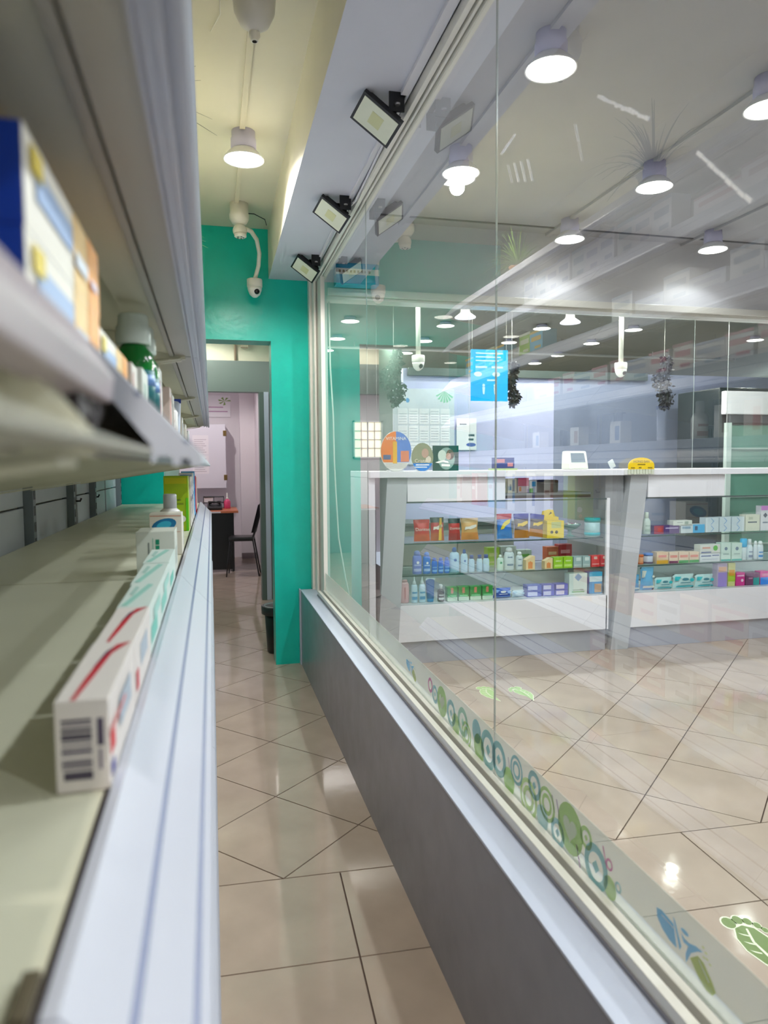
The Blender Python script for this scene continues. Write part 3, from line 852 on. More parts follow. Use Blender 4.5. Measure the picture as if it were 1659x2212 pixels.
# ------------------------------------------------------------------ goods on the near shelves (long side faces the aisle)
SZ_LOW, SZ_MID = 1.0705, 1.3665
def long_carton(label, x1, w, y0, y1, z0, hgt, base, pr, group=None, endpr=(), toppr=(), cat='carton'):
    o = carton(label, cat, group, x1-w, x1, y0, y1-y0, z0, hgt, base, pr, face='+x')
    for (u0, v0, u1, v1, c) in endpr:
        m = MB(); m.poly([(-w/2+u0*w, -0.0005, v0*hgt), (-w/2+u1*w, -0.0005, v0*hgt), (-w/2+u1*w, -0.0005, v1*hgt), (-w/2+u0*w, -0.0005, v1*hgt)])
        m.build('print', mat('ink_'+c, c, 0.45), o)
    for (pts, c) in toppr:
        m = MB(); m.poly([(-w/2+a*w, b*(y1-y0), hgt+0.0005) for (a, b) in pts]); m.build('print', mat('ink_'+c, c, 0.45), o)
    return o
vit = [(0, 0, 1, 1, '#f2efe6'), (0.55, 0, 1, 1, '#eecf9a'), (0.78, 0, 1, 1, '#eba94a'), (0.10, 0.40, 0.52, 0.74, '#9fb6da'), (0.05, 0.62, 0.16, 0.9, '#e6d23c'), (0.55, 0.3, 0.75, 0.5, '#dfe6ee'), (0.8, 0.3, 0.92, 0.42, '#e4dcea')]
long_carton('large orange, white and blue carton nearest the camera, lower of two stacked', -0.084, 0.085, 0.376, 0.602, SZ_MID, 0.0485, '#1f3f9c', vit, 'orange cartons')
long_carton('large orange, white and blue carton nearest the camera, upper of two stacked', -0.084, 0.085, 0.378, 0.606, SZ_MID+0.049, 0.0485, '#1f3f9c', vit, 'orange cartons')
long_carton('single orange and white carton in front of the green bottles', -0.085, 0.08, 0.612, 0.803, SZ_MID, 0.045, '#eaae52', vit, 'orange cartons')
# green mouthwash bottles
def mouthwash(label, x, y):
    o = thing('mouthwash_bottle', (x, y, SZ_MID), label, 'bottle', 'green mouthwash bottles')
    gm = mat('green_liquid', '#0f7a2c', 0.08, spec=0.7)
    m = MB(); m.lathe([(0.024, 0), (0.0265, 0.005), (0.027, 0.075), (0.025, 0.090), (0.017, 0.100), (0.016, 0.104)], seg=22); m.build('body', gm, o)
    m = MB(); m.lathe([(0.0215, 0.102), (0.0232, 0.104), (0.0232, 0.126), (0.0208, 0.128), (0.0200, 0.141), (0.018, 0.1435)], seg=22); m.build('cap', mat('pale_green_white_cap', '#dfeee4', 0.35), o)
    m = MB(); m.lathe([(0.0273, 0.015), (0.0275, 0.066)], seg=22); m.build('label', mat('teal_label', '#1c6f76', 0.35), o)
    m = MB(); m.lathe([(0.0278, 0.045), (0.0279, 0.060)], seg=22); m.build('label_band', mat('blue_label', '#5f8cc4', 0.35), o)
mouthwash('green mouthwash bottle with white cap, nearer of the pair', -0.1015, 1.06)
mouthwash('green mouthwash bottle with white cap, farther of the pair', -0.1015, 1.155)
long_carton('small white carton standing before the nearer green bottle', -0.084, 0.03, 0.85, 0.91, SZ_MID, 0.05, '#e4ded8', [(0.1, 0.3, 0.3, 0.8, '#c49a94')])
long_carton('small white and grey carton beside the green bottles', -0.080, 0.03, 0.93, 1.01, SZ_MID, 0.055, '#e2e6e0', [(0.2, 0.2, 0.7, 0.7, '#b8c8c0')])
far_mid = [(1.30, 0.105, '#e6e6e4', '#c09a9a'), (1.62, 0.105, '#ead9d2', '#d08a80'), (1.74, 0.10, '#eceae6', '#9a8a84'), (1.90, 0.115, '#f0eeea', '#c8b8b0'), (2.08, 0.095, '#dfe6f0', '#3f58b0'), (2.3, 0.085, '#e8e4dc', '#6a7c9c'), (2.6, 0.08, '#f0eee8', '#c0a890'), (2.95, 0.075, '#eeeeee', '#8aa8c8')]
words = ['first', 'second', 'third', 'fourth', 'fifth', 'sixth', 'seventh', 'eighth']
for k, (y, hh, c1, c2) in enumerate(far_mid):
    if k in (3,):
        bottle('white plastic bottle behind the green mouthwash bottles', 'bottle', None, -0.105, y, SZ_MID, 0.05, 0.12, dict(body='#f0eeea', cap='#f4f4f2', shape='pharma', band='#c8a8a0'))
    elif k == 4:
        tube_item('white tube with blue cap up on the middle shelf', 'tube', None, -0.10, y, SZ_MID, 0.042, 0.12, dict(body='#dfe6f2', cap='#e8e8f0', top='#3550b4'))
    else:
        long_carton(f'slim pale carton, {words[k]} item beyond the green bottles', -0.084, 0.045, y, y+0.07, SZ_MID, hh, c1, [(0.1, 0.2, 0.5, 0.8, c2)], 'pale cartons beyond the bottles')
# toothpaste row on the lower shelf
sw = [([(0.30, 0.0), (0.38, 0.0), (0.50, 0.35), (0.62, 0.75), (0.95, 0.98), (0.62, 0.92), (0.42, 0.6), (0.34, 0.3)], '#b93a48'), ([(0.36, 0.45), (0.44, 0.6), (0.62, 0.9), (0.46, 0.78)], '#4a3458')]
bars = [(0.15+0.0, 0.14+0.0, 0.68, 0.23, '#4c4654'), (0.12, 0.26, 0.68, 0.28, '#6a6472'), (0.12, 0.30, 0.68, 0.34, '#5a5462'), (0.12, 0.36, 0.68, 0.37, '#6a6472'), (0.12, 0.42, 0.68, 0.46, '#6a6472'), (0.12, 0.48, 0.68, 0.50, '#5a5462'), (0.12, 0.54, 0.68, 0.56, '#6a6472'), (0.12, 0.58, 0.68, 0.64, '#4c4654'), (0.12, 0.66, 0.68, 0.70, '#4c4654'), (0.12, 0.73, 0.68, 0.75, '#6a6472'), (0.12, 0.77, 0.68, 0.80, '#4c4654'), (0.78, 0.5, 0.90, 0.80, '#5a5264'), (0.80, 0.24, 0.86, 0.46, '#8a8290')]
long_carton('white toothpaste carton with barcode end and red swoosh, nearest the camera', -0.0745, 0.036, 0.527, 0.700, SZ_LOW, 0.066, '#ece6e2', [(0.02, 0.35, 0.16, 0.60, '#cf3b48'), (0.02, 0.12, 0.12, 0.26, '#3b3f90'), (0.3, 0.4, 0.75, 0.75, '#b9c2cc'), (0.0, 0.60, 0.5, 0.66, '#d98a88')], 'toothpaste cartons', bars, sw)
long_carton('white toothpaste carton with red swoosh, second in the row', -0.0748, 0.036, 0.706, 0.880, SZ_LOW, 0.064, '#ece6e2', [(0.3, 0.4, 0.75, 0.75, '#b9c2cc'), (0.02, 0.2, 0.16, 0.5, '#cf6b70')], 'toothpaste cartons', (), sw)
teal = [([(0.1, 0.05), (0.3, 0.05), (0.8, 0.9), (0.6, 0.95)], '#a8d2c8'), ([(0.15, 0.5), (0.3, 0.45), (0.35, 0.8), (0.2, 0.85)], '#b4cfc8')]
long_carton('white and mint carton, third in the toothpaste row', -0.0755, 0.038, 0.890, 1.070, SZ_LOW, 0.062, '#e0ebe6', [(0.05, 0.2, 0.6, 0.55, '#8cc8bc'), (0.3, 0.55, 0.9, 0.8, '#b8dcd4')], 'mint cartons on the low shelf', (), teal)
long_carton('white and mint carton, fourth in the toothpaste row', -0.0760, 0.042, 1.080, 1.300, SZ_LOW, 0.060, '#e0ebe6', [(0.05, 0.2, 0.6, 0.55, '#9ccfc4'), (0.3, 0.55, 0.9, 0.8, '#b8dcd4')], 'mint cartons on the low shelf', (), teal)
long_carton('white and mint carton, last before the grey white box', -0.0765, 0.045, 1.310, 1.520, SZ_LOW, 0.060, '#e0ebe6', [(0.1, 0.2, 0.6, 0.5, '#8cc8bc')], 'mint cartons on the low shelf', (), teal)
o = long_carton('chunky grey white carton with green sideways lettering', -0.079, 0.078, 1.570, 1.680, SZ_LOW, 0.092, '#dfe2da', [(0.2, 0.2, 0.8, 0.6, '#c0c8c4')], None, [(0.50, 0.35, 0.60, 0.42, '#3f8c70'), (0.50, 0.45, 0.60, 0.56, '#3f8c70'), (0.50, 0.58, 0.60, 0.68, '#3f8c70'), (0.50, 0.70, 0.60, 0.82, '#3f8c70'), (0.30, 0.4, 0.34, 0.75, '#8a908c'), (0.42, 0.3, 0.44, 0.85, '#9cc0b0')])
carton('white carton with a blue oval emblem on the low shelf', 'carton', None, -0.158, -0.078, 1.92, 0.08, SZ_LOW, 0.108, '#eae6dc', [('oval', 0.45, 0.72, 0.20, '#1f6f98'), ('oval', 0.45, 0.72, 0.12, '#5aa8c0'), (0.02, 0.93, 0.98, 0.95, '#c89a88'), (0.05, 0.55, 0.95, 0.565, '#c8a898')])
bottle('small bottle with a ribbed silver white screw cap on the low shelf', 'bottle', None, -0.118, 2.14, SZ_LOW, 0.072, 0.150, dict(body='#e4e2e0', cap='#c8cacc', shape='pharma', band='#b0b8c0'))
o = carton('tall lime green carton with white flowers on the low shelf', 'carton', None, -0.165, -0.082, 2.62, 0.10, SZ_LOW, 0.195, '#a8c03c', [(0.05, 0.86, 0.95, 0.97, '#c8c860'), (0.1, 0.55, 0.7, 0.58, '#7c9030'), (0.1, 0.48, 0.8, 0.51, '#7c9030'), ('disc', 0.75, 0.22, 0.14, '#f0f0e4'), ('disc', 0.7, 0.08, 0.1, '#e8c860'), (0.9, 0, 1.0, 0.6, '#7cc83c')])
far_low = [(2.80, 0.19, '#e8e4de', '#a88a80', 'pale carton with brown print'), (2.98, 0.19, '#e6e2e0', '#3c4a88', 'white carton with a navy edge'), (3.2, 0.20, '#eeeeec', '#6f9cc8', 'tall white jar shaped carton with blue cap band'), (3.45, 0.205, '#7fb6e0', '#2c4a98', 'sky blue carton with navy side'), (3.7, 0.18, '#b83c50', '#e8c8c8', 'dark red carton'), (3.95, 0.17, '#ecd8d0', '#c89090', 'pale pink carton near the shelf end')]
for k, (y, hh, c1, c2, nm) in enumerate(far_low):
    long_carton(nm + ' far along the low shelf', -0.078, 0.06, y, y+0.09, SZ_LOW, hh, c1, [(0.0, 0.2, 0.3, 0.9, c2), (0.4, 0.5, 0.9, 0.6, c2)], None, [(0.1, 0.78, 0.9, 0.96, c2)])
# stock seen mirrored in the glass on the upper and lower shelves
ORD = ['first', 'second', 'third', 'fourth', 'fifth', 'sixth', 'seventh', 'eighth', 'ninth', 'tenth', 'eleventh', 'twelfth', 'thirteenth', 'fourteenth', 'fifteenth', 'sixteenth']
def row_of(z, y0, y1, specs, label, group, n0=0):
    y = y0; k = n0
    while y < y1:
        (L, hh, c1, c2) = specs[k % len(specs)]
        long_carton(f'{label}, {ORD[k]} of its row', -0.086+min(0.0, -0.018*(z-1.30))-0.004*(k % 3), 0.07, y, y+L, z, hh, c1, [(0.12, 0.55, 0.88, 0.75, c2), (0.12, 0.2, 0.6, 0.32, c2), (0.0, 0.9, 1.0, 1.0, c2)], group)
        y += L + 0.006; k += 1
zig = [(0.105, 0.128, '#dcdde4', '#8e98b4'), (0.105, 0.124, '#e2e0e6', '#a2a4be'), (0.105, 0.130, '#d8dce0', '#8aa0b4')]
row_of(2.0305, 2.05, 3.10, zig, 'tall pale zigzag pack on the second highest shelf', 'tall pale packs on the upper shelf')
row_of(2.0305, 1.30, 1.95, [(0.20, 0.07, '#e6dfe2', '#c09098'), (0.24, 0.09, '#e8e6ea', '#b8a0a8')], 'long white carton on the second highest shelf near the camera', 'long cartons on the upper shelf')
row_of(1.8005, 1.35, 2.35, [(0.13, 0.10, '#e4e4e0', '#9aa8b0'), (0.16, 0.06, '#dde2e4', '#b0b4c4')], 'pale carton on the shelf two above eye level', 'cartons on the third highest shelf')
row_of(1.8005, 2.95, 3.9, [(0.13, 0.10, '#6ab0cc', '#e8c060'), (0.12, 0.11, '#a8c84c', '#e8e8d0'), (0.16, 0.06, '#d8d4d0', '#a8a4a4')], 'coloured carton on the shelf two above eye level', 'coloured cartons on the third highest shelf')
row_of(1.5805, 1.30, 3.0, [(0.11, 0.085, '#e2dfe6', '#d09aa8'), (0.14, 0.08, '#dcdce4', '#a8b0c8'), (0.10, 0.095, '#e6dede', '#c890a0')], 'white and pink carton on the shelf just above eye level', 'cartons on the shelf above eye level')
row_of(0.7605, 1.4, 2.6, [(0.13, 0.13, '#d8b0a4', '#f0d8c0'), (0.12, 0.10, '#e8e4e0', '#b0a8a0'), (0.15, 0.12, '#e4c8b0', '#c06050')], 'boxed item on the shelf below the toothpaste', 'boxes on the lower shelf')
row_of(0.5305, 1.4, 2.4, [(0.16, 0.12, '#c8a49c', '#f0e0d0'), (0.14, 0.14, '#e0e0dc', '#909898')], 'boxed item on the second lowest shelf', 'boxes near the floor')

# plants on top of the shelving
def blade_plant(label, x, y, z, s, potc, leafc, n):
    o = thing('potted_plant', (x, y, z), label, 'plant')
    m = MB(); m.lathe([(0.035*s, 0), (0.05*s, 0.075*s), (0.055*s, 0.08*s), (0.046*s, 0.08*s), (0.044*s, 0.06*s)], seg=16); m.build('pot', mat('pot_'+potc, potc, 0.6), o)
    m = MB()
    for k in range(n):
        a = random.uniform(0, 2*PI); L = s*random.uniform(0.12, 0.26); lean = random.uniform(0.2, 1.1); wd = 0.005*s
        pts = []
        for i in range(6):
            t = i/5
            rr = L*math.sin(lean)*t*(0.7+0.5*t); zz = 0.07*s + L*math.cos(lean)*t - 0.10*s*lean*t*t*t
            pts.append((rr*math.cos(a), rr*math.sin(a), zz, wd*(1-t*0.85)))
        b = len(m.v)
        for (px, py, pz, w_) in pts:
            m.v += [(px-w_*math.sin(a), py+w_*math.cos(a), pz), (px+w_*math.sin(a), py-w_*math.cos(a), pz)]
        for i in range(5): m.face((b+2*i, b+2*i+1, b+2*i+3, b+2*i+2), 0, True)
    tag(m.build('leaves', mat('leaf_'+leafc, leafc, 0.5), o), kind='stuff')
blade_plant('bushy green plant in an orange pot on top of the shelving', -0.20, 3.45, 2.2305, 0.9, '#c89a72', '#7fa04a', 150)
blade_plant('dark spreading plant on top of the shelving above the tall packs', -0.20, 2.30, 2.2305, 1.1, '#4c5054', '#4a5850', 70)
blade_plant('grey spiky plant on top of the shelving nearest the camera', -0.26, 1.50, 2.2305, 1.1, '#7c7c7c', '#8c948c', 60)

# ================================================================== LAMPS
def make_lamp():
    o = thing('ceiling_lamp', (0, 0, ZC), 'lamp', 'ceiling lamp')
    m = MB(); m.lathe([(0.052, 0), (0.052, -0.03), (0.056, -0.034), (0.056, -0.075), (0.050, -0.08)], seg=24); m.build('housing', mat('lamp_housing', '#cbc8e6', 0.4), o)
    m = MB(); m.lathe([(0.052, -0.078), (0.070, -0.095), (0.090, -0.118), (0.0905, -0.122), (0.086, -0.121), (0.068, -0.105), (0.062, -0.100)], seg=28); m.build('ring_shade', mat('lamp_ring', '#ececf0', 0.35), o)
    m = MB(); m.lathe([(0.064, -0.100), (0.084, -0.1195), (0.080, -0.1225), (0.045, -0.126), (0.001, -0.127)], seg=24); m.build('bulb', emit('bulb_glow', '#fff8ec', 6.0), o)
    return o
lamp0 = make_lamp()
used = [False]
def lamp(x, y, label, group=None, power=LAMP_W, col=(1.0, 0.95, 0.88), zc=ZC, cone=156):
    if not used[0]: o = lamp0; used[0] = True
    else:
        o = lamp0.copy(); COL.objects.link(o)
        for ch in list(lamp0.children):
            if ch.type == 'MESH':
                c = ch.copy(); COL.objects.link(c); c.parent = o
    o.location = (x, y, zc); tag(o, label, 'ceiling lamp', group)
    if 'group' in o and not group: del o['group']
    ld = bpy.data.lights.new('bulb_light', 'SPOT'); ld.spot_size = math.radians(cone); ld.spot_blend = 0.30; ld.shadow_soft_size = 0.035; ld.energy = power; ld.color = col
    lo = bpy.data.objects.new('bulb_light', ld); COL.objects.link(lo); lo.parent = o; lo.location = (0, 0, -0.158 if zc == ZC else -0.40)
    return o
WARM = (1.0, 0.95, 0.86)
COOL = (0.94, 0.96, 1.0)
lamp(0.171, 3.327, 'round ceiling lamp on the cream ceiling of the aisle', None, LAMP_W, WARM)
lamp(0.24, -0.25, 'round aisle lamp above the near shelving, out of view', 'aisle lamps behind the viewer', LAMP_W*0.85, WARM)
lamp(0.2, -1.3, 'round aisle lamp above the near shelving, out of view', 'aisle lamps behind the viewer', LAMP_W, WARM)
lamp(1.171, 2.353, 'largest round ceiling lamp seen through the glass near the top', None, SHOP_W, COOL)
lamp(1.168, 3.26, 'round ceiling lamp behind the glass just beyond the largest one', None, SHOP_W, COOL)
lamp(2.12, 2.42, 'round ceiling lamp cut by the right edge of the picture', None, SHOP_W, COOL)
lamp(2.16, 3.21, 'round ceiling lamp beside the mirrored dark plant', None, SHOP_W, COOL)
lamp(2.15, 4.05, 'round ceiling lamp close to the white header wall', None, SHOP_W*0.13, COOL, cone=142)
lamp(3.155, 4.046, 'round ceiling lamp at the right close to the header wall', None, SHOP_W*0.13, COOL, cone=142)
for (x, y) in ((1.17, 0.7), (2.14, 0.8), (3.15, 1.6), (4.1, 3.0), (3.15, -0.4), (1.17, -0.9)):
    lamp(x, y, 'added unseen round shop lamp outside the picture', 'added shop lamps outside the picture', SHOP_W, COOL)  # unseen lamps added to light the customer area
OFFL = ['brightest, just right of the glass joint', 'next to the right cylinder spot lamp', 'upper right below the header', 'left of the first pole camera', 'beside the first pole camera', 'lowest on the left above the vine', 'left of the second pole camera', 'above the blue poster corner', 'lower middle above the partition', 'lowest in the middle', 'right of the second pole camera', 'behind the second pole camera', 'farthest right', 'highest in the green mirrored strip', 'middle of the green mirrored strip', 'lowest in the green mirrored strip']
for k, (x, y) in enumerate(((2.49, 5.91), (3.23, 5.79), (4.15, 5.70), (2.27, 6.78), (2.32, 7.66), (2.34, 8.52), (3.27, 6.72), (3.28, 7.56), (4.28, 8.33), (4.30, 9.04), (4.23, 6.60), (4.23, 7.43), (5.93, 6.87), (1.31, 6.75), (1.35, 7.70), (1.36, 8.5))):
    lamp(x, y, 'small round lamp behind the counters, ' + OFFL[k], 'office ceiling lamps', OFFICE_W*(1.2 if k < 2 else (0.25 if k == 2 else 1.0)), (1.0, 0.97, 0.9), ZO).scale = (1, 1, 0.35)
for k, (x, y) in enumerate(((1.25, 4.80), (2.25, 4.80), (3.25, 4.80), (4.2, 4.80))):
    lamp(x, y, 'small round lamp hidden behind the header wall, ' + ['first', 'second', 'third', 'fourth'][k] + ' from the glass screen', 'lamps just behind the header', OFFICE_W*1.1, (1.0, 0.97, 0.92), ZO).scale = (1, 1, 0.35)
lamp(-0.15, 6.45, 'added unseen round lamp on the ceiling of the passage', None, LAMP_W*0.5, WARM)  # unseen lamp added to give the passage light
lamp(-0.3, 8.6, 'added unseen round lamp on the ceiling of the back room', None, LAMP_W*1.0, (1.0, 0.95, 0.93))  # unseen lamp added to brighten the back room

# pendant spot lamps under the office ceiling
for (x, y, lab) in ((1.88, 5.15, 'white cylinder spot lamp hanging behind the header, left one'), (2.757, 5.17, 'white cylinder spot lamp hanging behind the header, right one')):
    o = thing('spot_lamp', (x, y, ZO), lab, 'spot lamp', 'cylinder spot lamps')
    m = MB(); m.lathe([(0.05, 0), (0.05, -0.01), (0.035, -0.012), (0.035, -0.25), (0.042, -0.27)], seg=18); m.build('housing', M_plastic, o)
    m = MB(); m.lathe([(0.042, -0.268), (0.078, -0.295), (0.078, -0.303), (0.055, -0.303)], seg=22); m.build('ring_shade', emit('lilac_ring_glow', '#d8d4f4', 1.0), o)

# conduits and ceiling joints
M_conduit = mat('conduit', '#d8d2bc', 0.45)
m = MB(); m.box(0.152, 0.176, 2.38, 3.27, ZC-0.014, ZC); m.box(0.160, 0.182, 3.39, 4.22, ZC-0.014, ZC)
tag(m.build('conduit', M_conduit), 'thin cream cable duct on the aisle ceiling', 'cable duct')
for (x, lab) in ((1.16, 'first'), (2.14, 'second'), (3.14, 'third')):
    m = MB(); m.box(x-0.014, x+0.014, -1.5, 4.33, ZC-0.016, ZC)
    o = m.build('conduit', mat('grey_conduit', '#b4b4ba', 0.45)); tag(o, f'{lab} grey cable duct along the shop ceiling from the glass', 'cable duct')
m = MB(); m.box(0.80, 5.2, 4.20, 4.215, ZC-0.006, ZC)
tag(m.build('trim_7', mat('dark_joint', '#6a6a70', 0.6)), 'dark joint line across the shop ceiling', 'trim', kind='structure')

# empty lamp holder with cable gland on the aisle ceiling
o = thing('lamp_holder', (0.158, 2.30, ZC), 'empty white domed lamp holder on the aisle ceiling', 'lamp holder')
m = MB(); m.lathe([(0.055, 0), (0.055, -0.05)], seg=24); m.build('base', mat('grey_white_plastic', '#c8c8c8', 0.4), o)
m = MB(); m.lathe([(0.058, -0.045), (0.066, -0.06), (0.062, -0.10), (0.045, -0.135), (0.02, -0.152), (0.001, -0.155)], seg=26); m.build('dome', mat('grey_white_dome', '#cfcecb', 0.3), o)
m = MB(); m.lathe([(0.016, -0.14), (0.018, -0.165), (0.013, -0.168), (0.012, -0.18)], seg=14, cy=0.01); m.build('gland', M_plastic, o)
m = MB(); m.lathe([(0.008, -0.1805), (0.007, -0.181)], seg=10, cy=0.01); m.build('cable_hole', M_lens, o)

# cameras of the aisle
def dome_cam(o, z, sc_=1.0, ang=0.0):
    m = MB(); m.lathe([(0.045*sc_, z), (0.047*sc_, z-0.004), (0.047*sc_, z-0.045*sc_), (0.044*sc_, z-0.05*sc_)], seg=22); m.build('collar', M_plastic, o)
    m = MB(); m.lathe([(0.044*sc_, z-0.048*sc_), (0.042*sc_, z-0.066*sc_), (0.032*sc_, z-0.092*sc_), (0.014*sc_, z-0.108*sc_), (0.001, z-0.111*sc_)], seg=22); d = m.build('dome', mat('camera_dome', '#f0eee8', 0.3), o)
    m = MB(); m.sphere((0.010*sc_, -0.028*sc_, z-0.078*sc_), 0.018*sc_, 12, 8); m.build('lens', M_lens, d)
o = thing('security_camera', (0.185, 4.22, ZC), 'white ball camera under the aisle ceiling by the green wall', 'camera')
m = MB(); m.lathe([(0.052, 0), (0.052, -0.055), (0.056, -0.06), (0.055, -0.085), (0.040, -0.11), (0.018, -0.118)], seg=22); m.build('base', M_plastic, o)
m = MB(); m.sphere((0.002, 0.0, -0.150), 0.040, 18, 10); m.build('ball', M_plastic, o)
m = MB(); m.lathe([(0.034, 0), (0.034, -0.018), (0.028, -0.022)], seg=18, cx=0.004, cy=-0.012, cz=-0.168); m.build('lens_ring', mat('light_ring', '#f2f0e8', 0.3), o)
m = MB()
for k in range(5):
    a = 2*PI*k/5; m.lathe([(0.005, -0.0225), (0.004, -0.024)], seg=8, cx=0.004+0.017*math.cos(a), cy=-0.012+0.017*math.sin(a), cz=-0.168)
m.build('led', M_lens, o)
o = thing('security_camera', (0.283, 4.52, 2.47), 'white dome camera hanging from a curved tube on the green wall', 'camera')
m = MB(); m.tube([(-0.062, -0.29, 0.175), (-0.03, -0.25, 0.178), (0.005, -0.18, 0.155), (0.025, -0.10, 0.10), (0.022, -0.05, 0.04), (0.008, -0.01, -0.01), (0.0, 0.0, -0.03)], 0.0125, 10); m.build('tube', M_plastic, o)
dome_cam(o, -0.03, 1.0)
m = MB(); m.tube([(0.22, 4.22, ZC-0.05), (0.27, 4.25, ZC-0.04), (0.335, 4.30, ZC-0.05), (0.345, 4.31, ZC-0.08)], 0.0025, 6)
tag(m.build('cable', M_black), 'thin black wire beside the ball camera', 'cable')
m = MB(); m.tube([(0.03, 2.6, ZC-0.002), (0.06, 2.45, ZC-0.03), (0.055, 2.3, ZC-0.012)], 0.002, 6)
tag(m.build('cable', M_plastic), 'thin white wire dangling by the shelving top', 'cable')

# floodlights under the beam
def flood(y, lab):
    o = thing('floodlight', (0.60, y, 2.475), lab, 'floodlight', 'floodlights under the beam')
    hd = bpy.data.objects.new('head', None); bpy.data.objects.remove(hd)
    R = Matrix.Rotation(0.62, 4, 'Y') @ Matrix.Rotation(-0.42, 4, 'X')
    def rot(m, off):
        m.v = [tuple((R @ Vector(v)) + Vector(off)) for v in m.v]; return m
    off = (-0.055, 0.0, -0.062)
    m = MB(); m.prism([(-0.075, -0.055), (0.075, -0.055), (0.075, 0.055), (-0.075, 0.055)], 'z', -0.016, 0.0); m.prism([(-0.06, -0.042), (0.06, -0.042), (0.05, 0.042), (-0.05, 0.042)], 'z', 0.0, 0.022)
    rot(m, off).build('housing', M_black, o)
    m = MB(); m.box(-0.066, 0.066, -0.046, 0.046, -0.0175, -0.0155); rot(m, off).build('glass_cover', mat('pale_cover', '#dfe6d2', 0.15), o)
    m = MB(); m.box(-0.022, 0.022, -0.022, 0.022, -0.0182, -0.0176); rot(m, off).build('led_plate', mat('yellowish_led', '#cfd4a4', 0.3), o)
    m = MB(); m.box(0.0, 0.03, -0.05, 0.05, -0.005, 0.0); m.box(-0.03, 0.02, -0.052, -0.046, -0.06, 0.0); m.box(-0.03, 0.02, 0.046, 0.052, -0.06, 0.0); m.build('bracket', M_black, o)
    m = MB(); m.lathe([(0.009, 0), (0.009, 0.006)], seg=10, cx=-0.005, cy=-0.06, cz=-0.045); m.build('bolt', mat('bolt_metal', '#b8b8b8', 0.3, 1.0), o)
flood(2.31, 'black floodlight under the beam nearest the camera')
flood(3.20, 'black floodlight under the beam, middle of three')
flood(4.10, 'black floodlight under the beam by the green wall')
m = MB(); m.tube([(0.632, -1.5, 2.47), (0.632, 2.2, 2.47), (0.628, 2.4, 2.462), (0.636, 2.9, 2.455), (0.632, 3.1, 2.44), (0.625, 3.25, 2.455), (0.628, 4.05, 2.462)], 0.005, 6); m.box(0.612, 0.630, 2.45, 4.3, 2.463, 2.475); m.box(0.606, 0.632, -1.9, 2.25, 2.462, 2.475)
tag(m.build('cable', mat('white_cable', '#d4d4dc', 0.45)), 'white cable feeding the floodlights along the glass head rail', 'cable')

# hanging white cable behind the end of the glass
m = MB(); m.tube([(0.716, 4.36, 2.29), (0.72, 4.36, 1.9), (0.735, 4.36, 1.6), (0.738, 4.36, 1.33), (0.745, 4.36, 1.15), (0.76, 4.36, 0.85), (0.80, 4.36, 0.60), (0.82, 4.36, 0.50), (0.84, 4.36, 0.005)], 0.005, 6)
tag(m.build('cable', M_plastic), 'white cable hanging behind the far end of the glass', 'cable')
# blue and white roll box above the glass end
o = thing('blue_box', (0.865, 4.25, 2.362), 'blue box with a white stripe on the header at the glass end', 'box')
m = MB(); m.box(-0.13, 0.13, -0.05, 0.05, 0.0, 0.125); m.build('body', mat('bright_blue', '#1796c4', 0.35), o, 0.012)
m = MB(); m.box(-0.131, 0.131, -0.051, 0.0, 0.055, 0.09); m.build('stripe', mat('offwhite_stripe', '#e4e6e2', 0.4), o)
m = MB()
for k in range(9): m.box(-0.115+0.022*k, -0.115+0.022*k+0.013, -0.0518, -0.0505, 0.066, 0.080)
m.build('print', mat('brown_print', '#8a7a5c', 0.5), o)

